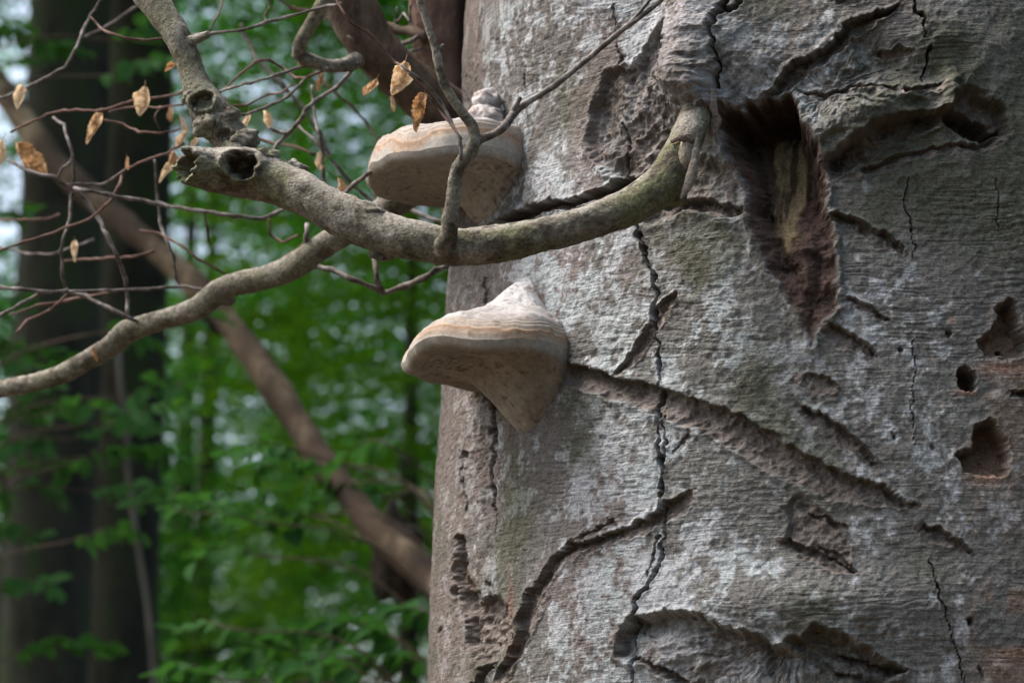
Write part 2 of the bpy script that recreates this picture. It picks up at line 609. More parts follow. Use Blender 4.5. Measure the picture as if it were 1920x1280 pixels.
def hollow(pts, depth, edge=8, prof=None, raw_c=1.0, lip=0.0, wrk=0.2, grk=1.0, soft=False):
    idx = bbox(pts, 50)
    s = sdf_poly(idx, pts, soft)
    m = sst(edge, -edge, s)
    k = m if prof is None else m * prof(U[idx], V[idx], -s)
    dn[idx] -= depth * k
    if lip:
        dn[idx] += lip * np.exp(-((s - edge) / (edge * 1.1)) ** 2)
    raw[idx] = np.maximum(raw[idx], raw_c * m)
    wr[idx] *= 1 - (1 - wrk) * m
    gr[idx] += grk * m
    return idx, m


def bulge(u, v, ru, rv, h, rot=0):
    c, s = math.cos(math.radians(rot)), math.sin(math.radians(rot))
    x = (U - u) * c + (V - v) * s; y = -(U - u) * s + (V - v) * c
    m = np.exp(-((x / ru) ** 2 + (y / rv) ** 2)) * vis
    dn[:] += h * m
    return m


# --- broad forms
collar = bulge(1314, 95, 66, 110, 0.070) + bulge(1310, 188, 48, 50, 0.066) + bulge(1275, 150, 30, 40, 0.014) + bulge(1345, 205, 22, 34, 0.030)
bulge(1400, 60, 60, 80, 0.016)
bulge(1430, 130, 70, 40, 0.018)
bulge(1700, 90, 230, 80, 0.022)
bulge(1600, 232, 115, 42, 0.048, -18)      # lower lip of the upper right knot
bulge(1640, 120, 50, 45, -0.028, -35)      # sunken eye of the knot
bulge(1590, 95, 30, 60, -0.014, 40)
bulge(1775, 175, 17, 42, 0.030, 5)         # small swollen knob
bulge(1812, 195, 14, 32, 0.016, 15)
bulge(1480, 1140, 290, 70, 0.034)
bulge(1380, 620, 120, 300, 0.006)
bulge(918, 760, 16, 260, -0.016)           # flute that runs down behind the brackets
bulge(868, 700, 22, 330, 0.006)
bulge(960, 380, 30, 80, -0.01)

# --- the exposed rough patch left of the limb
ROUGH = [(1265, 40), (1205, 105), (1185, 130), (1143, 135), (1128, 175), (1108, 215), (1097, 265), (1112, 300), (1165, 335), (1235, 345), (1290, 330), (1305, 250), (1280, 190), (1270, 110)]
hollow(ROUGH, 0.012, 6, None, 0.75, 0.004, 0.15, 1.6)
bulge(1210, 200, 50, 45, 0.012); bulge(1150, 285, 40, 20, 0.010); bulge(1240, 180, 25, 20, 0.008); bulge(1130, 235, 20, 30, -0.008)
hollow([(1205, 330), (1300, 300), (1400, 320), (1440, 400), (1380, 405), (1290, 390), (1215, 420), (1195, 395)], 0.018, 10, None, 0.6, 0.003, 0.4, 1.0)
gouge([(1240, 380, 16), (1300, 385, 16), (1390, 395, 16)], 0.02)

# --- trenches left by dead roots
gouge([(1045, 692, 20), (1100, 710, 23), (1235, 754, 27), (1350, 793, 29), (1450, 852, 35), (1560, 906, 31), (1650, 932, 22), (1718, 955, 7)], 0.020, 0.006)
gouge([(935, 1290, 10), (968, 1225, 12), (988, 1165, 16), (1010, 1105, 17), (1045, 1060, 16), (1078, 1027, 13), (1130, 1009, 10), (1185, 994, 12), (1235, 970, 17), (1272, 950, 22), (1300, 925, 7)], 0.016, 0.004)
gouge([(1075, 1018, 6), (1110, 995, 6), (1150, 972, 4)], 0.007, 0.002)
gouge([(1160, 706, 7), (1195, 655, 11), (1235, 600, 13), (1250, 575, 13), (1270, 548, 6)], 0.012, 0.004)
gouge([(925, 424, 9), (960, 410, 12), (1020, 390, 13), (1085, 378, 12), (1130, 362, 13), (1180, 345, 15), (1240, 335, 12)], 0.034, 0.005)
gouge([(1500, 712, 14), (1530, 722, 22), (1565, 735, 10)], 0.009, 0.002)
gouge([(1500, 770, 10), (1535, 788, 18), (1580, 822, 18), (1618, 855, 14), (1645, 880, 5)], 0.017, 0.004)
gouge([(1555, 405, 9), (1600, 425, 15), (1650, 448, 14), (1700, 474, 5)], 0.020, 0.003)
gouge([(1588, 560, 6), (1625, 580, 9), (1665, 606, 4)], 0.012, 0.002)
gouge([(1548, 608, 12), (1585, 635, 17), (1612, 652, 14), (1635, 665, 6)], 0.018, 0.003)
gouge([(1722, 992, 10), (1760, 1005, 14), (1790, 1018, 11), (1818, 1038, 4)], 0.014, 0.002)
gouge([(1895, 738, 9), (1925, 742, 9), (1960, 745, 8)], 0.016, 0.002)
hollow([(1462, 950), (1500, 930), (1545, 955), (1575, 985), (1592, 1020), (1600, 1080), (1550, 1062), (1500, 1035), (1470, 1010), (1482, 985)], 0.007, 5, None, 0.9, 0.002, 0.2, 1.5)
gouge([(1468, 1012, 8), (1510, 1038, 13), (1560, 1062, 13), (1606, 1080, 4)], 0.012, 0.002)
gouge([(1535, 1030, 5), (1575, 1052, 8), (1607, 1076, 3)], 0.010, 0.002)
gouge([(1505, 965, 5), (1550, 972, 8), (1590, 992, 4)], 0.008, 0.002)
gouge([(1262, 850, 3), (1280, 825, 6), (1292, 812, 3)], 0.006, 0.001)

# --- upper right knot: ragged lips and dark clefts
gouge([(1440, 185, 10), (1480, 160, 16), (1520, 122, 14), (1560, 95, 14), (1590, 62, 15), (1640, 38, 14), (1690, 14, 8)], 0.028, 0.007)
gouge([(1500, 178, 5), (1560, 182, 6), (1620, 172, 6), (1690, 180, 4)], 0.012, 0.002)
gouge([(1640, 100, 8), (1680, 98, 10), (1710, 105, 6)], 0.010, 0.004)
gouge([(1548, 322, 16), (1600, 292, 24), (1650, 262, 24), (1710, 236, 20), (1770, 222, 18), (1830, 240, 26), (1880, 258, 12)], 0.050, 0.007)
hollow([(1780, 190), (1815, 165), (1850, 180), (1880, 215), (1892, 250), (1850, 262), (1800, 258), (1770, 240)], 0.030, 8, None, 0.7, 0.003, 0.2, 1.0)
gouge([(1610, 330, 8), (1700, 292, 8), (1780, 283, 7), (1870, 268, 5)], 0.012, 0.002)
gouge([(1690, 185, 6), (1725, 180, 8), (1765, 172, 5)], 0.012, 0.003)
gouge([(1565, 10, 8), (1600, 2, 10), (1650, -12, 8)], 0.012, 0.003)

# --- the deep wound below the knot
WOUND = [(1352, 232), (1362, 212), (1378, 206), (1392, 214), (1404, 196), (1422, 200), (1440, 182), (1462, 190), (1482, 178), (1500, 194), (1508, 232), (1526, 268), (1548, 318), (1556, 400), (1562, 500), (1572, 575), (1540, 600), (1522, 645), (1500, 588), (1455, 522), (1425, 470), (1405, 420), (1398, 345), (1370, 285)]
w_idx, w_m = hollow(WOUND, 0.135, 7, lambda u, v, s: np.clip(0.22 + 0.80 * np.clip((470 - v) / 270, 0, 1), 0.2, 1) * np.clip(np.where(v < 250, s / 16, s / 30), 0.10, 1), 1.0, 0.008, 0.0, 0.6)
# strip of bare heartwood standing in the wound
HEART = [(1412, 222), (1450, 208), (1494, 208), (1506, 280), (1500, 350), (1494, 420), (1484, 478), (1466, 462), (1440, 400), (1430, 330), (1412, 275)]
hi = bbox(HEART, 30)
hs = sdf_poly(hi, HEART, True)
h_m = sst(7, -10, hs)
dn[hi] += 0.012 * h_m
gr[hi] *= 1 - 0.85 * h_m
bulge(1508, 500, 22, 90, 0.022, -3)
bulge(1465, 490, 14, 40, -0.012, -25)

# --- woodpecker holes
hollow([(1838, 640), (1868, 620), (1872, 585), (1890, 565), (1905, 575), (1908, 615), (1930, 635), (1920, 665), (1890, 675), (1850, 672)], 0.045, 7, lambda u, v, s: np.clip(1.15 - (v - 590) / 120, 0.3, 1), 0.9, 0.002, 0.2, 1.5)
hollow([(1794, 702), (1801, 691), (1812, 687), (1822, 693), (1828, 706), (1825, 720), (1815, 729), (1800, 727), (1793, 716)], 0.055, 5, None, 0.8, 0.001, 0.2, 0.5)
hollow([(1795, 848), (1822, 840), (1832, 800), (1852, 792), (1872, 812), (1888, 835), (1888, 880), (1870, 895), (1840, 885), (1812, 882)], 0.048, 6, lambda u, v, s: np.clip(1.2 - (v - 800) / 120, 0.25, 1), 0.9, 0.002, 0.2, 1.5)
for (hu, hv, hr, hd) in ((1815, 722, 3, 0.02), (1778, 620, 6, 0.012), (1690, 655, 4, 0.012), (1672, 818, 4, 0.01), (1880, 660, 6, 0.03), (1750, 830, 5, 0.006), (1820, 1165, 5, 0.015), (1838, 1258, 5, 0.012), (825, 1180, 4, 0.01), (875, 858, 5, 0.014), (912, 1095, 4, 0.01)):
    hollow([(hu + hr * math.cos(k), hv + hr * 1.2 * math.sin(k)) for k in np.arange(0, 6.2, 0.9)], hd, 3, None, 0.6, 0, 0.5, 0.2)

# --- rotten patch low on the left flank
hollow([(852, 1010), (868, 1005), (878, 1050), (872, 1085), (862, 1112), (850, 1110), (853, 1060)], 0.026, 5, None, 1.0, 0.002, 0.1, 1.6)
hollow([(870, 1090), (882, 1085), (895, 1130), (925, 1120), (955, 1140), (958, 1190), (930, 1235), (905, 1240), (885, 1215), (876, 1150)], 0.016, 8, None, 1.0, 0.0, 0.1, 2.5)
gouge([(893, 1290, 10), (905, 1260, 10), (935, 1235, 5)], 0.02, 0.004)
gouge([(872, 1110, 7), (880, 1160, 9), (885, 1215, 6)], 0.016, 0.0)

# --- branch scar at the bottom
SCAR = [(1163, 1225), (1166, 1192), (1190, 1163), (1240, 1150), (1312, 1151), (1358, 1178), (1398, 1188), (1425, 1196), (1450, 1218), (1470, 1216), (1488, 1196), (1505, 1202), (1530, 1178), (1562, 1186), (1600, 1205), (1640, 1232), (1695, 1254), (1660, 1275), (1560, 1330), (1300, 1330), (1255, 1268), (1205, 1242), (1180, 1240)]


def scar_prof(u, v, s):
    top = np.interp(u, [1163, 1190, 1250, 1312, 1360, 1420, 1450, 1500, 1530, 1600, 1700], [1190, 1163, 1150, 1151, 1178, 1192, 1218, 1200, 1178, 1205, 1256])
    return np.clip(1.05 - (v - top) / 85, 0.12, 1)


sc_idx, sc_m = hollow(SCAR, 0.030, 6, scar_prof, 0.32, 0.006, 0.0, 0.8)
ang = np.arctan2(V[sc_idx] - 1190, (U[sc_idx] - 1478))
rad = np.hypot(V[sc_idx] - 1190, U[sc_idx] - 1478)
dn[sc_idx] += sc_m * (0.0040 * vn(ang * 16, rad / 70, 71) + 0.0022 * vn(ang * 38, rad / 40, 72)) * np.clip(rad / 60, 0, 1)
bulge(1260, 1205, 60, 26, 0.012, 5)
gouge([(1180, 1228, 6), (1215, 1245, 7), (1262, 1266, 9), (1330, 1300, 10)], 0.014, 0.005)
gouge([(1560, 1225, 6), (1610, 1240, 9), (1660, 1252, 8), (1700, 1258, 4)], 0.014, 0.003)
bulge(1475, 1213, 16, 9, 0.020); bulge(1492, 1225, 12, 8, 0.014)
gouge([(1560, 1262, 6), (1620, 1276, 10), (1690, 1290, 8)], 0.016, 0.004)

# --- radiating folds of the upper knot
ki = box(1480, 1760, 70, 330, 20)
ka = np.arctan2(V[ki] - 178, U[ki] - 1560); kr = np.hypot(V[ki] - 178, U[ki] - 1560)
km = np.exp(-((U[ki] - 1600) / 110) ** 2 - ((V[ki] - 185) / 80) ** 2)
dn[ki] += km * (0.005 * vn(ka * 9, kr / 60, 81) + 0.003 * vn(ka * 22, kr / 35, 82)) * np.clip(kr / 40, 0, 1)
wr[ki] *= 1 - 0.75 * km
gr[ki] += 1.3 * km

def ridged(f, seed):
    return 1 - np.abs(vn(S * f + 0.6 * vn(S * f * 0.6, ZZ * f * 0.6, seed + 1), ZZ * f + 0.6 * vn(S * f * 0.6, ZZ * f * 0.6, seed + 2), seed)) * 2


gn_ = np.exp(-((U - 1690) / 190) ** 4 - ((V - 185) / 150) ** 4) * vis
dn += gn_ * (0.0075 * ridged(16, 91) + 0.0035 * ridged(38, 95))
rp = np.exp(-((U - 1200) / 95) ** 4 - ((V - 230) / 120) ** 4) * vis * np.clip(raw * 1.3, 0, 1)
dn += rp * (0.0050 * ridged(28, 97) + 0.0030 * ridged(66, 99))
cl = np.clip(collar, 0, 1) * vis
dn += cl * 0.0050 * (1 - 2 * np.abs(vn(S * 10, (V + (U - 1312) ** 2 / 130) / 13.0, 94)))
wm_ = np.zeros(len(U)); wm_[w_idx] = w_m
dn += np.clip(raw, 0, 1) * (1 - rp) * (1 - 0.8 * wm_) * 0.0022 * ridged(70, 90)
dn += wm_ * (0.004 * vn(S * 55, ZZ * 9, 93) + 0.005 * ridged(30, 88))

# --- drying cracks
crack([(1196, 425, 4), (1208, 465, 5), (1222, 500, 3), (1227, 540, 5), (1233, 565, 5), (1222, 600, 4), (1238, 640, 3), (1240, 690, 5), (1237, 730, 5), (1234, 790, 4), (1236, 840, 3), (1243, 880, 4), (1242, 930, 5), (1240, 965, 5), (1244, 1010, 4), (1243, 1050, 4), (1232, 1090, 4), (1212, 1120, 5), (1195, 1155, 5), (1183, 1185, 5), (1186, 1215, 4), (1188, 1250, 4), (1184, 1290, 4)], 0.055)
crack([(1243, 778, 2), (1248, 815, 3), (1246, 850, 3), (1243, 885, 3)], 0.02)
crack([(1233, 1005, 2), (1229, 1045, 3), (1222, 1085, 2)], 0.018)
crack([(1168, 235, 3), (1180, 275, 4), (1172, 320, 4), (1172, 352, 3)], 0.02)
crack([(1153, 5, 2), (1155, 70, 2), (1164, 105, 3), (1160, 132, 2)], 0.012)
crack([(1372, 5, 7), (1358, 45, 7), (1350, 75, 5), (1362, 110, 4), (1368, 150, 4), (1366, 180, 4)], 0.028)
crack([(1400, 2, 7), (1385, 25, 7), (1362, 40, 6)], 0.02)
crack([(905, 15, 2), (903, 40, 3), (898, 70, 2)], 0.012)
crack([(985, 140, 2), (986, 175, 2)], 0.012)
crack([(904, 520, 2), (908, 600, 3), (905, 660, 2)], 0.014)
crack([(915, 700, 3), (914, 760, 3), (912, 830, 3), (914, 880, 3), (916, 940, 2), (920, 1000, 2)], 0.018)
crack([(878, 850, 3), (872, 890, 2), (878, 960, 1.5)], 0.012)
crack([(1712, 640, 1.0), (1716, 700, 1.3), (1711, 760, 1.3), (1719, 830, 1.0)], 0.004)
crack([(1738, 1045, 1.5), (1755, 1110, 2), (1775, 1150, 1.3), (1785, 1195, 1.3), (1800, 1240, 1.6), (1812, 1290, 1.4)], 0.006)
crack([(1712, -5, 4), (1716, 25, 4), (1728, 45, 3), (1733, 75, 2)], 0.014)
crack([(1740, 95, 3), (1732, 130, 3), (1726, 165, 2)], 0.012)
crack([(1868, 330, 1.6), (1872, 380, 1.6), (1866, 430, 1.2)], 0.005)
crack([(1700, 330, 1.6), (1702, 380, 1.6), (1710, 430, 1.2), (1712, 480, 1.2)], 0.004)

# --- relief of the bark itself
bend = 75 * np.exp(-((Uo - 1312) / 95) ** 2 - ((Vo - 110) / 160) ** 2) - 30 * np.exp(-((Uo - 1480) / 200) ** 2 - ((Vo - 1130) / 70) ** 2) \
    + 0.10 * (Uo - 1500) * np.exp(-((Uo - 1750) / 250) ** 2 - ((Vo - 60) / 140) ** 2)
vw = Vo + bend + 9 * vn(S * 7, ZZ * 7, 31) + 3 * vn(S * 30, ZZ * 30, 32)
left_soft = sst(900, 1020, Uo) * 0.75 + 0.25
low_soft = 1 - 0.6 * np.exp(-((Uo - 1080) / 170) ** 2 - ((Vo - 1120) / 160) ** 2)
patch = 0.18 + 0.72 * sst(-0.25, 0.4, fbm(S * 8, ZZ * 12, 3, 33))
wrk = wr * left_soft * low_soft * patch
a1 = 1 - np.abs(vn(S * 15, vw / 7.0, 34)); a2 = 1 - np.abs(vn(S * 30, vw / 4.6, 35))
dn += vis * 0.8 * wrk * (-0.0030 * np.clip(a1 - 0.62, 0, 1) * 2.2 - 0.0018 * np.clip(a2 - 0.6, 0, 1) * 2.0)
grain = vn(S * 150, ZZ * 150, 36) * 0.8 + vn(S * 75, ZZ * 85, 37) * 0.9 + vn(S * 300, ZZ * 300, 30) * 0.35
dn += vis * (0.0011 * grain * gr + 0.0022 * fbm(S * 24, ZZ * 24, 3, 38) * np.clip(gr, 0.6, 2.5) * 0.7)
vert = vn(Uo / 5.0, ZZ * 14, 39)                      # vertical weathering on the left flank
dn += vis * 0.0010 * vert * (1 - sst(930, 1010, Uo)) * facing
blister = np.clip(vn(S * 110, ZZ * 110, 40) - 0.55, 0, 1) * sst(1250, 1500, Uo)
dn += vis * 0.0032 * blister * np.clip(wr, 0, 1)
dn = np.where(vis, dn, 0) + (1 - vis) * 0.006 * fbm(S * 8, ZZ * 8, 3, 41)

# --- colours of bark, lichen, algae, raw wood
n1 = fbm(S * 6, ZZ * 5, 4, 51); n2 = fbm(S * 26, ZZ * 20, 4, 52); n3 = fbm(S * 3, ZZ * 2.2, 3, 53); n4 = fbm(S * 60, ZZ * 45, 3, 54)
C[:] = (0.235, 0.22, 0.20)
C = lerp(C, (0.195, 0.172, 0.155), sst(-0.1, 0.35, n3) * 0.8)
C = lerp(C, (0.30, 0.225, 0.205), sst(0.05, 0.4, fbm(S * 5, ZZ * 4, 3, 55)) * 0.4 * sst(1500, 1150, Uo))
lich_zone = 0.22 * np.exp(-((Uo - 1150) / 260) ** 2) + 0.10 * np.exp(-((Uo - 1500) / 200) ** 2 - ((Vo - 900) / 330) ** 2) - 0.20 * sst(1450, 1750, Uo) * sst(700, 350, Vo)
n5 = vn(S * 170, ZZ * 150, 62) * 0.6 + vn(S * 330, ZZ * 330, 63) * 0.4
lich = sst(0.0, 0.30, 0.50 * n2 + 0.40 * n1 + 0.42 * n4 + 0.22 * n5 + lich_zone - 0.10)
C = lerp(C, (0.50, 0.50, 0.50), lich * 0.88)
C = lerp(C, (0.42, 0.455, 0.44), lich * 0.55 * sst(0.0, 0.3, fbm(S * 11, ZZ * 9, 2, 56)))
alg = sst(-0.25, 0.25, fbm(S * 7, ZZ * 4, 3, 57) + 0.75 * np.exp(-((Uo - 1790) / 260) ** 2 - ((Vo - 270) / 260) ** 2) + 0.55 * np.exp(-((Uo - 1350) / 60) ** 2 - ((Vo - 470) / 60) ** 2)
          + 0.5 * np.exp(-((Uo - 950) / 50) ** 2 - ((Vo - 880) / 110) ** 2) + 0.3 * np.exp(-((Uo - 1500) / 260) ** 2 - ((Vo - 80) / 120) ** 2) - 0.38)
C = lerp(C, (0.115, 0.115, 0.075), alg * 0.75)
C = lerp(C, (0.100, 0.098, 0.066), gn_ * sst(-0.2, 0.25, n2 + 0.15) * 0.7)
flank = sst(935, 880, Uo) * facing
C = lerp(C, (0.215, 0.170, 0.145), flank * 0.65 * sst(-0.3, 0.2, n2 + 0.2))
C = lerp(C, (0.33, 0.29, 0.275), np.clip(collar, 0, 1) * sst(-0.3, 0.2, n2 + 0.1) * 0.7)
C = lerp(C, (0.36, 0.22, 0.15), np.exp(-((Uo - 1900) / 70) ** 2 - ((Vo - 1200) / 130) ** 2) * sst(-0.2, 0.2, n2 + 0.1) * 0.8)
C = lerp(C, (0.30, 0.19, 0.13), np.exp(-((Uo - 1890) / 60) ** 2 - ((Vo - 760) / 200) ** 2) * sst(-0.1, 0.3, n2) * 0.6)
nr_dir = np.stack([np.sin(TH) * E_RT[0] + np.cos(TH) * E_CAM[0], np.sin(TH) * E_RT[1] + np.cos(TH) * E_CAM[1], np.zeros(len(TH))], -1)
pos = base + nr_dir * dn[:, None]
pos[:, 2] += dz
inn = np.nonzero(vis & (raw > 0.02))[0]
q3 = np.zeros(len(U)); q3[inn] = fbm3(pos[inn], 60, 3, 58)
q4 = np.zeros(len(U)); q4[inn] = fbm3(pos[inn], 26, 3, 59)
rc = (np.array([0.235, 0.190, 0.162])[None, :] * (1 - 0.30 * rp[:, None])) * (1 + 0.55 * q3[:, None] + 0.25 * q4[:, None])
C = C + (rc - C) * np.clip(raw, 0, 1)[:, None] * 0.92
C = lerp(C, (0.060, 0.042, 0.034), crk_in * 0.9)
# reddish rot in the wound, bare yellow heartwood
tmp = np.zeros(len(U)); tmp[w_idx] = w_m
wc = np.array([0.112, 0.070, 0.056])[None, :] * (1 + 0.5 * q3[:, None] + 0.6 * q4[:, None])
C = C + (wc - C) * (tmp * 0.9)[:, None]
tmp = np.zeros(len(U)); tmp[hi] = h_m
hc = np.array([0.29, 0.215, 0.120])[None, :] * (1 + 0.55 * fbm(S * 70, ZZ * 8, 3, 60)[:, None])
hc = lerp(hc, (0.055, 0.04, 0.03), sst(0.22, 0.42, fbm(S * 90, ZZ * 14, 3, 64)) * 0.8)
C = C + (hc - C) * (tmp * 0.95)[:, None]
# pale dust on the lower edges of the holes, orange wood in the left flank
for (du, dv, a, b, s) in ((1880, 690, 38, 12, 1), (1850, 893, 32, 14, 1), (1812, 735, 20, 6, 1), (1785, 600, 7, 5, 0.8)):
    C = lerp(C, (0.50, 0.30, 0.22), s * np.exp(-((Uo - du) / a) ** 2 - ((Vo - dv) / b) ** 2) * vis)
for (du, dv, a, b) in ((1878, 630, 45, 50), (1850, 848, 48, 55), (1812, 708, 18, 22)):
    C = lerp(C, (0.33, 0.19, 0.115), 0.85 * np.exp(-((Uo - du) / a) ** 4 - ((Vo - dv) / b) ** 4) * vis * np.clip(raw, 0, 1))
C = lerp(C, (0.30, 0.17, 0.09), np.exp(-((Uo - 877) / 4) ** 2 - ((Vo - 1070) / 30) ** 2) * vis * 0.8)
C = lerp(C, (0.33, 0.17, 0.13), np.exp(-((Uo - 958) / 7) ** 2 - ((Vo - 1160) / 70) ** 2) * vis * 0.7)
C *= (1 + 0.22 * n5 + 0.12 * n4)[:, None] * np.array([0.60, 0.645, 0.695])[None, :]
C = np.clip(C, 0.01, 0.9)

# broken, splintered top well above the picture
topm = ZZ > 7.3
pos[topm, 2] += 0.5 * vn(S[topm] * 4, ZZ[topm] * 0, 77)
tf = grid_faces(NR, NC, True)
tv = np.vstack([pos, [[AX[0], AX[1], 7.0]]])
capf = np.stack([np.arange((NR - 1) * NC, NR * NC), (np.arange(NC) + 1) % NC + (NR - 1) * NC, np.full(NC, len(pos)), np.full(NC, len(pos))], -1)
tree = thing("dead_beech_tree", "massive dead beech trunk with pale cracked bark, deep wound and bare crooked branch", "tree")
tris = tri_faces(np.vstack([tf[:, ::1], capf]))
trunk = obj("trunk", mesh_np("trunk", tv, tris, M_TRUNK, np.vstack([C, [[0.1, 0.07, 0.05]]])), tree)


# ------------------------------------------------------------------ limbs of the dead tree
def branch_cols(v, path, seed, green=0.5, dark=(0.10, 0.085, 0.065), light=(0.34, 0.315, 0.29), mossc=(0.155, 0.16, 0.075)):
    n = fbm3(v, 28, 4, seed); n2_ = fbm3(v, 90, 3, seed + 3)
    c = np.zeros((len(v), 3)); c[:] = (0.205, 0.192, 0.16)
    c = lerp(c, light, sst(0.0, 0.3, n + 0.5 * n2_) * 0.85)
    c = lerp(c, mossc, sst(-0.12, 0.2, fbm3(v, 11, 3, seed + 7) + 0.25 * n2_ - 0.15 + 0.3 * green) * green)
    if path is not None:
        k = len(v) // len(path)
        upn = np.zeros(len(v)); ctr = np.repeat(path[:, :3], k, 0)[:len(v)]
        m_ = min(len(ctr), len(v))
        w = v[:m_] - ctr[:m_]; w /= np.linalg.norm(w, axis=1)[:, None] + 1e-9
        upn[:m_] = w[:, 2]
        c = lerp(c, (0.40, 0.365, 0.34), sst(0.25, 0.9, upn + 0.35 * n) * 0.8)  # upper side lightened: light from above painted into the branch colour
    c = lerp(c, dark, sst(0.08, 0.36, fbm3(v, 60, 3, seed + 9)) * 0.85)
    return c * np.array([0.70, 0.72, 0.70])


def make_branch(name, path, parent, mat, segs=20, lump=0.1, lumpf=22, fine=0.001, seed=1, green=None, hollow_end=0.0, label=None, cap=True, dent=None):
    v, f = tube_geo(path, segs, lump, lumpf, fine, 170, seed, cap, hollow_end, dent)
    cols = None if green is None else branch_cols(v, path, seed, green)
    o = obj(name, mesh_np(name, v, tri_faces(f), mat, cols), parent)
    if label:
        o["label"] = label
    return o


d0 = trunk_hit(1310, 190)[0]
MAIN = [(1326, 150, 26, d0 + 0.08), (1314, 190, 30, d0 - 0.01), (1297, 235, 33, d0 - 0.085), (1273, 290, 36, d0 - 0.12), (1240, 345, 39, d0 - 0.14), (1180, 388, 36, d0 - 0.16),
        (1110, 415, 34, d0 - 0.17), (1020, 440, 35, d0 - 0.17), (940, 456, 36, d0 - 0.16), (860, 462, 38, d0 - 0.15), (780, 452, 40, d0 - 0.14), (715, 435, 43, d0 - 0.12), (650, 408, 43, d0 - 0.10),
        (590, 375, 41, d0 - 0.08), (530, 345, 43, d0 - 0.05), (470, 325, 48, d0 - 0.03), (420, 319, 46, d0 - 0.04), (385, 316, 40, d0 - 0.055), (350, 313, 33, d0 - 0.078)]
MAIN = [(a, b, c * (0.93 if a > 520 else 1.0), d) for (a, b, c, d) in MAIN]
mp = px_path(MAIN, step=0.004)
main_branch = make_branch("branch", mp, tree, M_BRANCH, 84, 0.16, 24, 0.0015, 5, 0.75, hollow_end=0.07, label="thick crooked bare branch with mossy top and hollow broken end", dent=[(450, 312, 30, 25, 0.05)])


def blob(name, u, v, d, rx, ry, rz, parent, mat, seed=1, rot=0, cols=None, amp=0.25, seg=24):
    """lumpy swelling, px radii"""
    a = np.linspace(0, math.pi, seg); b = np.linspace(0, 2 * math.pi, seg * 2, endpoint=False)
    A, B = [x.ravel() for x in np.meshgrid(a, b, indexing='ij')]
    q = np.stack([np.sin(A) * np.cos(B), np.sin(A) * np.sin(B), np.cos(A)], -1)
    q *= (1 + amp * fbm3(q + seed * 7.3, 1.7, 3, seed))[:, None]
    k = d / FPX
    cr, sr = math.cos(math.radians(rot)), math.sin(math.radians(rot))
    x = q[:, 0] * rx * k; y = q[:, 2] * rz * k
    X = x * cr - y * sr; Y = x * sr + y * cr
    w = P(u, v, d) + X[:, None] * RGT + Y[:, None] * UPV + (q[:, 1] * ry * k)[:, None] * FWD
    f = grid_faces(seg, seg * 2, True)
    return w, f


# rising limb with two old knots
UPB = [(470, 322, 34, d0 + 0.0), (448, 282, 34, d0 + 0.01), (420, 245, 36, d0 + 0.02), (394, 212, 38, d0 + 0.03), (376, 180, 32, d0 + 0.04), (366, 150, 25, d0 + 0.05), (352, 110, 24, d0 + 0.06), (334, 70, 26, d0 + 0.07),
       (308, 30, 27, d0 + 0.09), (278, -12, 28, d0 + 0.11), (250, -60, 28, d0 + 0.13), (200, -160, 26, d0 + 0.2)]
up_branch = make_branch("branch", px_path(UPB, step=0.004), tree, M_BRANCH, 40, 0.2, 30, 0.0012, 9, 0.35, label="upright limb rising from the knotty end of the crooked branch", dent=[(378, 190, 20, 14, 0.012), (392, 232, 14, 9, 0.010), (420, 250, 14, 8, 0.008)])
for (bu, bv, br, bd) in ((458, 262, 30, 0.0), (424, 222, 26, 0.015), (392, 236, 28, 0.01), (362, 182, 20, 0.03), (396, 182, 18, 0.03), (440, 285, 26, -0.01)):
    w, f = blob("b", bu, bv, d0 + bd, br, br, br * 0.8, None, None, int(bu), 20, amp=0.5)
    obj("burl", mesh_np("burl", w, tri_faces(f), M_BRANCH, branch_cols(w, None, 3, 0.2)), up_branch)
for (bu, bv, br, bz) in ((705, 400, 30, 16), (555, 318, 26, 16), (500, 295, 26, 18), (715, 478, 22, 12), (885, 488, 16, 9), (832, 472, 24, 26), (1262, 365, 26, 20)):
    w, f = blob("b", bu, bv, d0 - 0.12 + (0.08 if bu < 600 else 0), br, br * 0.8, bz, None, None, int(bu), -20, amp=0.5)
    obj("burl", mesh_np("burl", w, tri_faces(f), M_BRANCH, branch_cols(w, None, 3, 0.4)), main_branch)
# peeled bark near the collar: bare wood and a curled bark flap
w, f = blob("b", 1281, 300, d0 - 0.132, 20, 30, 42, None, None, 3, -14, amp=0.10)
bare = obj("bare_wood", mesh_np("bare_wood", w, tri_faces(f), M_BRANCH, np.tile((0.30, 0.265, 0.20), (len(w), 1))), main_branch)


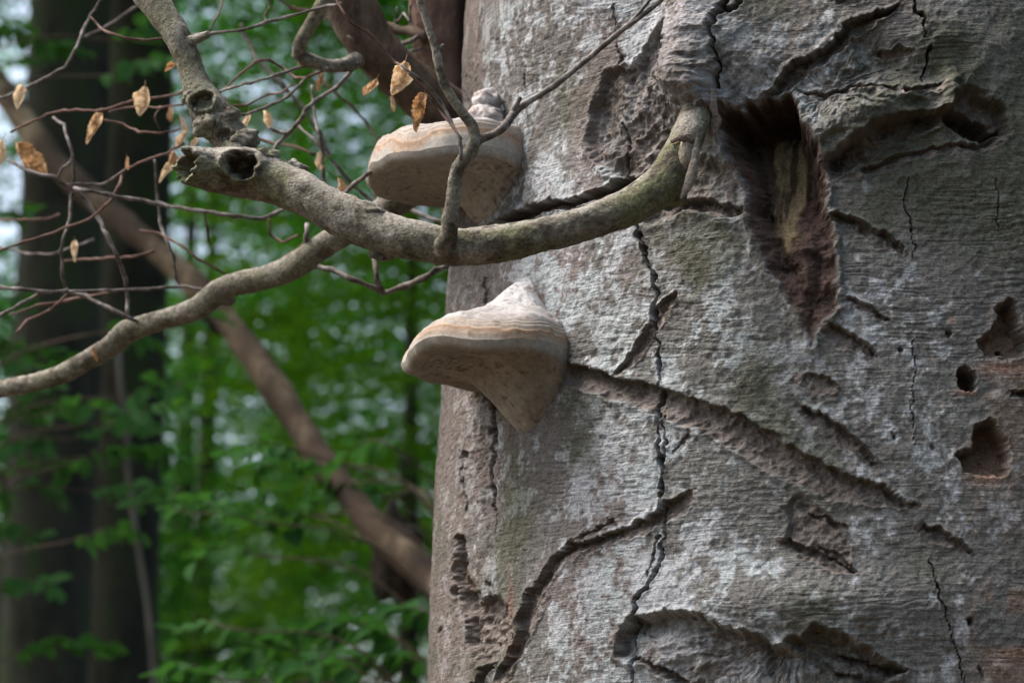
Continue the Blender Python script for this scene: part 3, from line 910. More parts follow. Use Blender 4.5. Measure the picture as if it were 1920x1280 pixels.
def strip(name, pts, width, d, parent, cols, thick=5, seed=1, curl=0.5):
    """a torn strip of bark along a pixel polyline"""
    pth = px_path([(u, v, width, d_) for (u, v, d_) in pts], step=0.003)
    n = len(pth); m = 9
    t = np.gradient(pth[:, :3], axis=0); t /= np.linalg.norm(t, axis=1)[:, None]
    side = np.cross(t, FWD); side /= np.linalg.norm(side, axis=1)[:, None]
    e = np.linspace(-1, 1, m)
    taper = np.sin(np.linspace(0.15, math.pi - 0.15, n)) ** 0.5
    jag = 1 + 0.35 * vn(np.arange(n) / 4.0, np.zeros(n), seed)
    hw = pth[:, 3] * taper * jag
    front = pth[:, None, :3] + side[:, None, :] * (e[None, :, None] * hw[:, None, None]) + FWD * (curl * (e ** 2)[None, :, None] * hw[:, None, None])
    back = front + FWD * (thick * d / FPX)
    v = np.concatenate([front, back[:, ::-1]], 1)
    nn = 2 * m
    vv = v.reshape(-1, 3); vv = vv + (fbm3(vv, 120, 2, seed) * 0.0012)[:, None] * -FWD
    f = grid_faces(n, nn, True)
    return obj(name, mesh_np(name, vv, tri_faces(f), M_BRANCH, np.tile(cols, (len(vv), 1)) * (1 + 0.4 * fbm3(vv, 60, 3, seed))[:, None]), parent)


strip("bark_flap", [(1308, 258, d0 - 0.145), (1303, 300, d0 - 0.158), (1293, 340, d0 - 0.165), (1278, 372, d0 - 0.165)], 9, d0, main_branch, (0.20, 0.18, 0.155), 5, 3)
strip("bark_flap", [(1258, 266, d0 - 0.145), (1276, 258, d0 - 0.152), (1296, 260, d0 - 0.148), (1312, 272, d0 - 0.135)], 8, d0, main_branch, (0.16, 0.13, 0.11), 5, 4)
strip("bark_flap", [(1334, 170, d0 - 0.075), (1337, 198, d0 - 0.08), (1343, 226, d0 - 0.075), (1338, 252, d0 - 0.07)], 9, d0, main_branch, (0.24, 0.21, 0.19), 5, 6)

# second branch passing behind the crooked one
DB = 4.78
BR2 = [(920, 300, 34, 4.72), (860, 320, 32, 4.72), (800, 345, 30, 4.70), (742, 378, 28, 4.66), (690, 415, 25, 4.64), (640, 440, 24, 4.64), (595, 468, 24, 4.66), (560, 495, 24, 4.68), (510, 517, 22, 4.72), (440, 533, 22, 4.76), (405, 550, 23, 4.78), (375, 575, 22, 4.80),
       (330, 592, 20, 4.84), (270, 610, 19, 4.88), (240, 622, 22, 4.90), (205, 650, 19, 4.92), (165, 675, 19, 4.94), (110, 704, 18, 4.96), (50, 720, 17, 5.0), (-20, 733, 16, 5.04), (-120, 745, 15, 5.1)]
branch2 = make_branch("branch", px_path(BR2, step=0.006), tree, M_BRANCH, 36, 0.18, 26, 0.0018, 15, 0.3, label="smooth grey branch arching behind the crooked one to the left")
for (bu, bv, br, bd) in ((425, 562, 16, 4.78), (238, 612, 13, 4.9), (500, 528, 12, 4.73)):
    w, f = blob("b", bu, bv, bd, br, br, br * 0.7, None, None, int(bu), 0, amp=0.4)
    obj("burl", mesh_np("burl", w, tri_faces(f), M_BRANCH, branch_cols(w, None, 3, 0.2)), branch2)

# dark limb and the bare brown stem behind the trunk edge
LIMB = [(600, -160, 52, 4.74), (640, -40, 50, 4.74), (662, 20, 48, 4.74), (690, 75, 46, 4.74), (732, 125, 46, 4.75), (790, 175, 48, 4.77), (850, 225, 52, 4.80), (920, 280, 58, 4.85)]
limb = make_branch("branch", px_path(LIMB, step=0.008), tree, M_DARKLIMB, 36, 0.10, 18, 0.002, 21, None, label="dark brown limb curving down behind the upper bracket fungus")
STEM = [(800, -260, 56, 4.92), (815, -60, 52, 4.92), (823, 60, 50, 4.92), (835, 180, 50, 4.92), (858, 300, 50, 4.92), (885, 420, 48, 4.92), (915, 560, 44, 4.95), (950, 760, 40, 5.0)]
stem = make_branch("side_stem", px_path(STEM, step=0.008), tree, M_ROTWOOD, 48, 0.16, 14, 0.003, 31, None, label="weathered brown side stem standing against the trunk edge")
# hooked branch
HOOK = [(630, -60, 13, 4.66), (612, -10, 13, 4.66), (596, 25, 14, 4.66), (575, 60, 13, 4.66), (561, 88, 13, 4.66), (566, 106, 13, 4.67), (590, 117, 13, 4.67), (620, 124, 13, 4.68), (648, 122, 14, 4.69), (672, 112, 16, 4.72)]
hook = make_branch("branch", px_path(HOOK, step=0.004), tree, M_BRANCH, 24, 0.12, 30, 0.0008, 41, 0.45, label="short hooked branch bent like a U beside the dark limb")
w, f = blob("b", 556, 104, 4.665, 9, 9, 8, None, None, 5, 0, amp=0.3)
obj("burl", mesh_np("burl", w, tri_faces(f), M_BRANCH, branch_cols(w, None, 3, 0.3)), hook)

# upright twig growing from the crooked branch, forked
TW = d0 - 0.19
make_branch("twig", px_path([(828, 470, 22, TW + 0.03), (840, 440, 17, TW + 0.01), (846, 400, 15, TW), (851, 360, 14, TW), (856, 325, 14, TW), (868, 302, 13, TW), (884, 282, 13, TW), (890, 258, 11, TW), (882, 232, 10, TW), (862, 205, 9, TW), (842, 175, 9, TW), (827, 140, 8, TW), (817, 95, 8, TW), (803, 50, 7, TW), (788, 5, 7, TW), (775, -60, 7, TW)], step=0.003),
            main_branch, M_BRANCH, 18, 0.22, 60, 0.0006, 51, 0.4, label="forked upright twig standing in front of the upper bracket")
make_branch("twig", px_path([(886, 275, 9, TW), (900, 262, 8, TW), (922, 253, 7.5, TW), (943, 240, 8, TW), (962, 215, 8, TW + 0.02), (985, 195, 6.5, TW + 0.03), (1040, 160, 6, TW + 0.05), (1100, 112, 5.5, TW + 0.07), (1160, 62, 5, TW + 0.08), (1195, 36, 5, TW + 0.08), (1235, 5, 4.5, TW + 0.08), (1270, -30, 4, TW + 0.08)], step=0.003),
            main_branch, M_TWIG, 14, 0.15, 80, 0.0004, 52)
make_branch("twig", px_path([(956, 224, 6, TW + 0.02), (966, 200, 5.5, TW + 0.02), (976, 182, 4, TW + 0.02)], step=0.003), main_branch, M_TWIG, 12, 0.15, 80, 0.0004, 53)
make_branch("twig", px_path([(1172, 53, 4, TW + 0.08), (1195, 28, 3.5, TW + 0.08), (1215, 5, 3, TW + 0.08), (1235, -25, 3, TW + 0.08)], step=0.003), main_branch, M_TWIG, 10, 0.1, 80, 0.0003, 54)
make_branch("twig", px_path([(820, 98, 5, TW), (828, 88, 4, TW), (833, 84, 3, TW)], step=0.003), main_branch, M_TWIG, 10, 0.1, 80, 0.0003, 55)
make_branch("twig", px_path([(346, 80, 10, d0 + 0.06), (368, 74, 9, d0 + 0.05), (391, 64, 7, d0 + 0.04)], step=0.003), up_branch, M_BRANCH, 14, 0.2, 60, 0.0006, 56, 0.3)

# fine twigs: (points, radius px, distance, parent, colour)
GREY, RED = M_TWIG, M_REDTWIG
TWIGS = [
    ([(-20, 195), (0, 186), (60, 160), (122, 127), (140, 95), (155, 60), (170, 28), (195, -8)], 3.4, 4.95, GREY),
    ([(170, 32), (185, 50), (205, 62), (235, 73), (262, 76), (305, 73), (330, 70)], 3.0, 4.6, RED),
    ([(340, 70), (400, 62), (450, 58), (500, 42), (545, 30), (590, 17), (640, 6)], 3.4, 4.62, GREY),
    ([(270, 5), (252, 15), (220, 38), (190, 55), (160, 70)], 3.0, 5.5, GREY),
    ([(392, 62), (405, 35), (415, 10), (420, -10)], 2.2, 4.6, RED),
    ([(20, 248), (50, 232), (90, 215), (120, 207), (190, 208), (230, 197), (250, 188), (290, 185), (345, 172), (375, 170)], 3.2, 4.85, RED),
    ([(205, 210), (235, 203), (262, 198), (300, 203), (345, 195)], 2.6, 4.85, RED),
    ([(195, 225), (230, 232), (260, 247), (300, 250), (340, 243)], 2.6, 4.9, RED),
    ([(395, 180), (430, 166), (470, 156), (520, 140), (560, 127), (585, 122), (615, 130)], 3.3, 4.66, GREY),
    ([(418, 170), (450, 138), (480, 116), (505, 111), (530, 128), (555, 147), (580, 145), (600, 135), (630, 130)], 2.8, 4.72, RED),
    ([(405, 226), (450, 216), (500, 203), (540, 180), (562, 158), (576, 145)], 3.3, 4.70, GREY),
    ([(410, 200), (460, 198), (490, 183), (505, 176), (530, 174), (550, 158)], 2.4, 4.85, RED),
    ([(672, 118), (655, 140), (630, 165), (590, 190), (575, 205), (560, 230), (540, 250), (520, 270), (505, 298)], 5.0, 4.70, GREY),
    ([(540, 250), (520, 248), (505, 240)], 4.0, 4.70, GREY),
    ([(100, 220), (120, 235), (130, 270), (137, 300), (140, 330), (135, 365), (128, 420), (118, 450), (115, 470), (118, 520), (127, 546)], 3.8, 4.9, GREY),
    ([(15, 300), (55, 322), (100, 333), (130, 350), (160, 375), (185, 410), (205, 447), (220, 480), (235, 525), (240, 560), (238, 588)], 4.6, 4.9, GREY),
    ([(140, 352), (160, 358), (200, 365), (240, 372), (300, 383), (370, 395), (440, 405), (490, 410), (515, 402), (545, 385)], 4.6, 4.8, GREY),
    ([(-20, 478), (0, 470), (40, 455), (100, 437), (170, 410), (205, 378), (225, 345), (230, 325), (240, 315), (280, 298), (312, 288), (345, 270)], 3.2, 4.85, RED),
    ([(130, 345), (160, 345), (190, 346), (215, 335), (240, 315)], 3.2, 4.88, GREY),
    ([(290, 300), (295, 370), (303, 430), (315, 455), (325, 480), (330, 520), (337, 537)], 3.6, 5.0, GREY),
    ([(262, 432), (300, 438), (340, 460), (370, 485), (400, 500), (432, 520)], 2.8, 4.95, RED),
    ([(-20, 538), (0, 540), (40, 542), (80, 548), (125, 546), (160, 555), (200, 575), (240, 595), (275, 608)], 4.6, 4.88, GREY),
    ([(80, 548), (40, 570), (0, 592), (-30, 606)], 4.2, 4.88, GREY),
    ([(130, 546), (200, 544), (280, 542), (340, 535), (395, 545)], 3.4, 4.86, GREY),
    ([(20, 590), (70, 572), (120, 566), (160, 556), (220, 545)], 3.6, 5.0, RED),
    ([(30, 625), (50, 602), (95, 580), (128, 550)], 3.4, 5.0, RED),
    ([(115, 490), (150, 487), (200, 484), (260, 480), (290, 470)], 3.4, 5.1, RED),
    ([(0, 462), (50, 475), (95, 478), (140, 462), (175, 450)], 3.4, 5.4, GREY),
    ([(0, 412), (45, 412), (85, 412), (110, 402)], 3.0, 5.5, RED),
    ([(108, 332), (115, 318), (133, 302)], 3.0, 4.9, GREY),
    ([(500, -10), (508, 10), (498, 28), (497, 44)], 2.4, 4.66, GREY),
    ([(510, -10), (545, 15), (600, 25), (640, 50), (672, 52)], 3.6, 5.3, RED),
    ([(452, 45), (460, 70), (480, 110), (530, 160), (570, 205), (600, 250), (618, 290)], 4.5, 5.8, GREY),
    ([(585, 160), (590, 220), (598, 255), (606, 285), (606, 330), (615, 370)], 4.0, 4.9, GREY),
    ([(560, 235), (590, 265), (630, 310), (660, 345), (690, 372), (725, 382), (760, 388)], 3.6, 4.9, GREY),
    ([(590, 135), (625, 170), (660, 200), (690, 235), (714, 268)], 3.0, 5.4, RED),
    ([(715, 315), (690, 325), (665, 345), (628, 380)], 5.0, 4.5, GREY),
    ([(690, 345), (720, 360), (760, 385), (800, 408), (845, 420)], 4.6, 4.95, GREY),
    ([(560, 505), (590, 500), (620, 505), (660, 523), (700, 540), (718, 549)], 6.0, 4.72, GREY),
    ([(716, 550), (760, 535), (795, 520), (815, 507), (850, 495)], 7.0, 4.72, GREY),
    ([(700, 470), (703, 500), (708, 525), (718, 550)], 5.5, 4.70, GREY),
    ([(570, 470), (574, 445), (576, 420)], 5.5, 4.68, GREY),
    ([(430, 520), (470, 510), (510, 500), (540, 480), (575, 455)], 3.6, 4.85, RED),
    ([(382, 395), (388, 425), (392, 455)], 2.8, 4.85, RED),
    ([(505, 410), (505, 440), (530, 455), (560, 440)], 3.0, 4.95, RED),
    ([(440, 245), (500, 265), (555, 275), (590, 290)], 3.0, 5.1, RED),
    ([(640, 60), (665, 75)], 3.4, 4.70, GREY),
    ([(620, -20), (648, 30), (662, 46), (700, 68), (740, 118), (752, 122)], 3.2, 4.05, RED),
    ([(752, 122), (775, 140), (806, 165), (826, 190), (845, 225), (862, 265), (867, 300)], 4.0, 3.98, GREY),
    ([(766, 138), (800, 168), (815, 195), (835, 222), (855, 245), (866, 262)], 2.6, 3.97, RED),
    ([(744, 14), (742, 45), (757, 25), (768, 40), (770, 10)], 2.6, 4.9, GREY),
    ([(705, 40), (735, 55), (775, 60), (800, 70)], 12.0, 4.9, M_DARKLIMB),
    ([(740, 80), (755, 82), (775, 75), (795, 60)], 5.0, 4.9, GREY),
    ([(735, 95), (760, 100), (790, 90)], 3.5, 4.9, GREY),
    ([(300, 245), (290, 220), (300, 200)], 2.0, 4.9, RED),
]
for i, (pts, r, d, m) in enumerate(TWIGS):
    par = branch2 if (pts[0][1] > 300 and pts[0][0] < 600) else (up_branch if pts[0][0] < 420 else (limb if pts[0][0] < 820 else main_branch))
    n = len(pts)
    q = [(u, v, 0.78 * r * (1.05 - 0.35 * abs(2 * k / (n - 1) - 1) * 0.4), d + 0.03 * math.sin(k * 1.3 + i)) for k, (u, v) in enumerate(pts)]
    w = np.array([[*P(u, v, dd), rr * dd / FPX] for (u, v, rr, dd) in q])
    rs_ = np.random.RandomState(700 + i)
    pth = [w[0]]
    for k in range(len(w) - 1):
        L_ = np.linalg.norm(w[k + 1, :3] - w[k, :3]); m_n = max(2, int(L_ / 0.012))
        for t_ in range(1, m_n + 1):
            p_ = w[k] + (w[k + 1] - w[k]) * t_ / m_n
            p_[:3] += rs_.randn(3) * 0.0007
            p_[3] *= 1.0 + (0.30 if t_ == m_n else 0.0) + 0.08 * rs_.randn()
            pth.append(p_)
    make_branch("twig", np.array(pth), par, m, 9, 0.12, 70, 0.0, 100 + i)


# ------------------------------------------------------------------ withered leaves
def dry_leaf_mesh(seed):
    rs = np.random.RandomState(seed)
    n, m = 37, 15
    t = np.linspace(0, 1, n)[:, None]; e = np.linspace(-1, 1, m)[None, :]
    w = (0.20 + 0.08 * rs.rand()) * np.clip(np.sin(np.pi * t ** (0.8 + 0.4 * rs.rand())), 0, 1) ** 0.55
    w = w * (1 + 0.22 * np.sign(e) * vn(t * 3 + e * 0, t * 0 + e * 0, seed + 9))
    w = w * (1 + 0.05 * np.sin(t * 57 + rs.rand() * 6) + 0.12 * vn(t * 5, t * 0, seed + 3))
    curl = 0.9 + 0.9 * rs.rand()
    fold = 0.5 + 0.5 * rs.rand()
    ang = e * curl * (1 + 0.4 * np.sin(3 * t + rs.rand() * 6))
    x = w * np.sin(ang) / curl * 1.25
    y = w * (np.cos(ang) - 1) / curl * 1.4 - fold * w * np.abs(e) * 0.35
    rib = 0.024 * np.sin((t * 8 - np.abs(e) * 1.6) * 2 * np.pi) * (0.3 + 0.7 * np.abs(e)) * np.sin(np.pi * t)
    y = y + rib + 0.09 * vn(t * 3.5 + e * 0, e * 1.6 + t * 0, seed) + 0.04 * vn(t * 9 + e * 0, e * 3 + t * 0, seed + 1)
    z = -t + 0.10 * np.abs(e) * w
    bendx = 0.45 * (rs.rand() - 0.5) * t ** 2; bendy = 0.6 * (rs.rand() - 0.3) * t ** 2
    twist = (rs.rand() - 0.5) * 1.8 * t
    X = x * np.cos(twist) - y * np.sin(twist) + bendx
    Y = x * np.sin(twist) + y * np.cos(twist) + bendy
    v = np.stack([X, Y, z + 0 * X], -1).reshape(-1, 3)
    f = grid_faces(n, m)
    # stalk: a thin three-sided peg above the blade
    k = len(v)
    st = np.array([[0.012 * math.cos(a), 0.012 * math.sin(a), h] for h in (0.22, -0.05) for a in (0, 2.1, 4.2)])
    v = np.vstack([v, st])
    f = np.vstack([f, [[k, k + 1, k + 4, k + 3], [k + 1, k + 2, k + 5, k + 4], [k + 2, k, k + 3, k + 5]]])
    return mesh_np("leaf", v, f, M_DRY)


DRYM = [dry_leaf_mesh(s) for s in (1, 2, 3, 4, 5, 6)]
M_DRY_SCALE = None
DRY = [  # top u, top v, length px, tilt (deg, + swings the tip left), distance, variant, width factor, spin
    (760, 116, 80, 12, 4.03, 0, 1.25, 20), (796, 174, 80, 12, 3.96, 1, 1.15, -15), (706, 148, 48, 25, 4.5, 2, 1.0, 30), (272, 163, 62, 0, 4.8, 0, 1.35, 0), (186, 213, 70, 14, 4.8, 1, 0.95, 10),
    (40, 163, 56, 22, 4.9, 3, 1.1, 25), (606, 136, 42, 18, 4.65, 4, 1.1, 0), (466, 210, 46, 6, 4.72, 2, 0.8, 20), (494, 208, 38, -14, 4.75, 3, 1.2, 40), (352, 243, 46, 35, 4.85, 4, 1.2, 0),
    (372, 255, 30, 25, 4.85, 5, 1.2, 0), (322, 280, 42, 12, 4.85, 0, 1.1, 60), (316, 305, 48, 16, 4.85, 1, 1.0, 30), (337, 218, 36, -35, 4.85, 2, 0.7, 0), (330, 122, 26, 70, 4.75, 3, 1.6, 0),
    (360, 102, 30, -25, 4.72, 4, 1.4, 20), (600, 285, 38, 0, 4.9, 5, 1.5, 20), (634, 335, 50, -8, 4.9, 0, 1.2, 50), (140, 452, 44, -8, 5.0, 1, 1.0, 0), (238, 293, 30, -16, 4.85, 2, 0.8, 0),
    (174, 650, 34, -14, 4.9, 3, 0.7, 10), (568, 100, 28, 20, 4.7, 4, 1.2, 10), (733, 180, 34, -15, 4.6, 5, 0.9, 40), (585, 104, 24, -20, 4.75, 1, 1.1, 20), (320, 200, 34, 0, 5.3, 5, 1.0, 10), (470, 240, 40, -3, 4.9, 5, 0.6, 0),
]
for i, (u, v, L, tilt, d, k, wf, spin) in enumerate(DRY):
    par = branch2 if (v > 440 and u < 300) else (up_branch if u < 420 else (limb if d > 4.2 else main_branch))
    o = obj("withered_leaf", DRYM[k], par)
    s = L * d / FPX
    p = P(u, v, d)
    o.location = p
    o.scale = (s * wf * 0.72, s * wf * 0.72, s * 0.92)
    o.rotation_euler = (math.radians(8 * math.sin(i)), math.radians(tilt), math.radians(spin))
    o.rotation_mode = 'XYZ'
# big pale dead leaves curled together at the picture edge
for i, (u, v, L, tilt, wf) in enumerate(((30, 268, 80, -35, 1.0), (5, 262, 70, 20, 1.5))):
    o = obj("withered_leaf", DRYM[(i + 3) % 6], branch2)
    s = L * 5.0 / FPX
    o.location = P(u, v, 5.0); o.scale = (s * wf, s * wf, s); o.rotation_euler = (0.1, math.radians(tilt), 0.4)


# ------------------------------------------------------------------ bracket fungi
def bracket(name, label, u, v, rim_pts, top, bot, seed, split, peak=(0.0, 0.0), rim_z=0.0):
    """lofted hoof: rim radius by plan angle, upper profile by distance fraction, lower profile by distance in metres"""
    d, n = trunk_hit(u, v)
    A = P(u, v, d)
    t = np.array([-n[1], n[0], 0.0])          # to the right seen from outside
    root = thing(name, label, "fungus", "bracket fungi on the dead trunk")
    phi = np.linspace(-math.pi, math.pi, 200, endpoint=False)
    pd, pr = zip(*rim_pts)
    rim = np.interp(np.degrees(phi), pd, pr)
    ker = np.hanning(15); ker /= ker.sum()
    rim = np.convolve(np.concatenate([rim[-20:], rim, rim[:20]]), ker, 'same')[20:-20]
    rim = rim * (1 + 0.04 * vn(np.cos(phi) * 2.2 + seed, np.sin(phi) * 2.2, seed) + 0.016 * vn(np.cos(phi) * 8, np.sin(phi) * 8 + seed, seed + 1))
    wob = 0.006 * vn(np.cos(phi) * 2 + 5, np.sin(phi) * 2 + seed, seed + 2) + 0.0035 * vn(np.cos(phi) * 7 + 5, np.sin(phi) * 7 + seed, seed + 3)

    def smooth(prof, x1):
        x, y = np.array(prof).T
        xs = np.linspace(0, x1, 140); ys = np.interp(xs, x, y)
        kk = np.hanning(13); kk /= kk.sum()
        return xs, np.convolve(np.concatenate([np.full(6, ys[0]), ys, 2 * ys[-1] - ys[-2:-8:-1]]), kk, 'valid')
    tx, tz = smooth(top, 1.0); bx_, bz_ = smooth(bot, 0.3)
    for part, rho in (("cap", np.linspace(0.0, split, 70)), ("growth_band", np.linspace(split - 0.02, 1.0, 50)), ("pore_surface", np.linspace(1.0, 0.0, 80))):
        RHO, PH = [x.ravel() for x in np.meshgrid(rho, phi, indexing='ij')]
        RIM = np.tile(rim, len(rho)); WOB = np.tile(wob, len(rho))
        r = RHO * RIM
        a = r * np.cos(PH); b = r * np.sin(PH)
        if part == "pore_surface":
            Z = np.interp(r, bx_, bz_) * (1 - RHO ** 10) - 0.013 * np.sqrt(np.clip(1 - ((RHO - 0.93) / 0.07).clip(0, 1) ** 2, 0, 1)) + 0.006 * sst(0.93, 0.75, RHO)
        else:
            Z = np.interp(RHO, tx, tz)
            fade = sst(0.75, 0.0, RHO)
            a = a + peak[0] * fade; b = b + peak[1] * fade
            Z = Z + 0.006 * sst(0.8, 0.97, RHO) * sst(1.0, 0.985, RHO)
        Z = Z + WOB * RHO + rim_z
        q = np.stack([a, b, Z], -1)
        nn = fbm3(q + seed, 26, 3, seed); nf = fbm3(q + seed, 110, 3, seed + 4)
        c = np.zeros((len(q), 3))
        wave = RHO + 0.016 * vn(np.cos(PH) * 3, np.sin(PH) * 3, seed + 8) + 0.005 * vn(np.cos(PH) * 14, np.sin(PH) * 14, seed + 9)
        band = (wave - split) / (1 - split)
        if part == "cap":
            q[:, 2] += 0.0065 * nn * np.clip(RHO * 3, 0.3, 1) * sst(split, split - 0.1, RHO) + 0.0020 * nf
            q[:, 2] -= 0.0030 * np.exp(-((wave - split + 0.02) / 0.02) ** 2)
            q[:, 2] += 0.0012 * np.sin(wave * 26 + 3 * nn) * sst(0.3, 0.5, RHO)
            c[:] = (0.385, 0.365, 0.355)
            c = lerp(c, (0.47, 0.46, 0.455), sst(-0.15, 0.25, nn))
            c = lerp(c, (0.60, 0.60, 0.61), sst(0.55, 0.2, RHO) * 0.85)
            c = lerp(c, (0.20, 0.135, 0.10), sst(0.30, 0.48, nf) * 0.7)
            c = lerp(c, (0.29, 0.24, 0.21), sst(0.5, 0.95, np.sin(wave * 26 + 3 * nn)) * 0.2 * sst(0.4, 0.6, RHO))
            crk = np.abs(fbm3(q + 3 * seed, 34, 3, seed + 11))
            c = lerp(c, (0.15, 0.105, 0.08), sst(0.035, 0.0, crk) * 0.6)
            q[:, 2] -= 0.0020 * sst(0.05, 0.0, crk)
            c = lerp(c, (0.30, 0.20, 0.15), sst(1.2, 1.5, PH) * sst(0.5, 0.75, RHO) * 0.7)
        elif part == "growth_band":
            st = np.sin(band * 19 + 2.5 * nn)
            q[:, 2] += 0.0022 * nn * sst(1.0, 0.97, RHO) + 0.0008 * st * sst(1.0, 0.98, RHO) + 0.0009 * nf
            c[:] = (0.415, 0.37, 0.33)
            c = lerp(c, (0.47, 0.41, 0.35), sst(-0.2, 0.3, nf))
            c = lerp(c, (0.42, 0.29, 0.19), sst(0.45, 0.65, band) * sst(0.98, 0.86, band) * 0.6)
            c = lerp(c, (0.33, 0.17, 0.085), sst(0.2, 0.9, st) * 0.6 * sst(0.38, 0.6, band) * sst(1.0, 0.9, band))
            c = lerp(c, (0.27, 0.20, 0.155), sst(0.3, 0.95, np.sin(band * 34 + 1 + 2 * nn)) * 0.6 * sst(0.75, 0.3, band))
            c = lerp(c, (0.17, 0.11, 0.075), sst(0.28, 0.5, nf) * 0.6)
            c = lerp(c, (0.42, 0.39, 0.345), sst(0.92, 0.98, band))
        else:
            q[:, 2] += (0.0050 * nn + 0.0012 * nf) * sst(1.0, 0.9, RHO)
            c[:] = (0.305, 0.265, 0.215)
            c = lerp(c, (0.38, 0.34, 0.285), sst(-0.1, 0.3, nn) * 0.7)
            c = lerp(c, (0.40, 0.375, 0.33), sst(0.95, 0.99, RHO))
            spk = fbm3(q * np.array([1.6, 0.7, 1.5]) + seed, 150, 3, seed + 6) + 0.45 * nn
            c = lerp(c, (0.10, 0.07, 0.05), sst(0.18, 0.50, spk) * 0.75 * sst(0.97, 0.85, RHO))
            c *= (1 + 0.25 * nf)[:, None]
        c = c * np.array([0.64, 0.66, 0.68])
        w = A[None, :] + (q[:, 0] - 0.028)[:, None] * n[None, :] + q[:, 1][:, None] * t[None, :] + q[:, 2][:, None] * np.array([0, 0, 1.0])
        obj(part, mesh_np(part, w, tri_faces(grid_faces(len(rho), len(phi), True)), M_FUNGUS, c), root)
    return root


F2 = bracket("bracket_fungus", "lower hoof-shaped bracket fungus with pale peaked cap and orange rim", 984, 676,
             [(-180, 0.06), (-120, 0.09), (-90, 0.145), (-60, 0.200), (-38, 0.214), (-10, 0.208), (15, 0.192), (40, 0.162), (60, 0.122), (80, 0.092), (100, 0.078), (130, 0.07), (180, 0.06)],
             [(0, 0.136), (0.10, 0.130), (0.22, 0.112), (0.34, 0.088), (0.46, 0.070), (0.65, 0.056), (0.8, 0.043), (0.9, 0.027), (0.97, 0.011), (1.0, 0.0)],
             [(0, -0.108), (0.026, -0.106), (0.050, -0.082), (0.072, -0.054), (0.092, -0.030), (0.118, -0.012), (0.15, -0.006), (0.3, -0.002)], 3, 0.885, (0.0, -0.020), 0.002)
F1 = bracket("bracket_fungus", "upper thick bracket fungus with banded brown rim and knobbly growth on top", 914, 314,
             [(-180, 0.06), (-120, 0.10), (-90, 0.16), (-60, 0.204), (-30, 0.214), (0, 0.211), (25, 0.203), (50, 0.180), (70, 0.140), (90, 0.096), (130, 0.08), (180, 0.06)],
             [(0, 0.030), (0.2, 0.038), (0.4, 0.048), (0.58, 0.055), (0.74, 0.056), (0.86, 0.050), (0.93, 0.038), (0.975, 0.020), (1.0, 0.0)],
             [(0, -0.076), (0.038, -0.074), (0.055, -0.058), (0.07, -0.036), (0.09, -0.020), (0.12, -0.009), (0.15, -0.005), (0.3, -0.003)], 8, 0.915, (0, 0), -0.012)


def knob(parent, blobs, seed):
    for i, (u, v, d, rx, ry, rz) in enumerate(blobs):
        w, f = blob("k", u, v, d, rx, ry, rz, None, None, seed + i, 0, amp=0.38, seg=30)
        nf = fbm3(w, 140, 3, seed); c = np.tile((0.43, 0.37, 0.345), (len(w), 1))
        c = lerp(c, (0.50, 0.49, 0.485), sst(-0.1, 0.3, fbm3(w, 40, 2, seed)))
        c = lerp(c, (0.20, 0.12, 0.085), sst(0.06, 0.0, np.abs(fbm3(w, 75, 3, seed + 2))) * 0.8)
        c = c * np.array([0.66, 0.66, 0.67])
        obj("knob", mesh_np("knob", w, tri_faces(f), M_FUNGUS, c), parent)


dk = trunk_hit(918, 210)[0] - 0.04
knob(F1, [(914, 190, dk, 27, 34, 24), (911, 222, dk - 0.02, 34, 44, 26), (938, 208, dk + 0.01, 15, 24, 14), (950, 228, dk + 0.02, 15, 24, 13), (905, 242, dk - 0.03, 36, 46, 18), (945, 246, dk, 22, 30, 14), (930, 236, dk - 0.01, 20, 34, 12)], 3)

# ------------------------------------------------------------------ leaves of the living forest
def leaf_cloud(centers, normals_tilt, lens, rng):
    """diamond leaves folded along the midrib: 4 verts, 2 tris each"""
    n = len(centers)
    az = rng.rand(n) * 2 * math.pi
    tilt = normals_tilt
    ax = np.stack([np.cos(az), np.sin(az), -0.25 + 0.5 * rng.rand(n) - 0.25], -1)
    ax /= np.linalg.norm(ax, axis=1)[:, None]
    up = np.stack([tilt * rng.randn(n), tilt * rng.randn(n), np.ones(n)], -1)
    sd_ = np.cross(ax, up); sd_ /= np.linalg.norm(sd_, axis=1)[:, None]
    nr = np.cross(sd_, ax)
    L = lens[:, None]; Wd = L * (0.30 + 0.06 * rng.rand(n))[:, None]
    a = centers - ax * L * 0.5
    b = centers + ax * L * 0.5 - nr * L * 0.06
    l = centers + sd_ * Wd + nr * L * 0.09 - ax * L * 0.05
    r = centers - sd_ * Wd + nr * L * 0.09 - ax * L * 0.05
    v = np.stack([a, l, b, r], 1).reshape(-1, 3)
    i = np.arange(n)[:, None] * 4
    f = np.concatenate([i + np.array([[0, 1, 2]]), i + np.array([[0, 2, 3]])], 1).reshape(-1, 3)
    return v, f


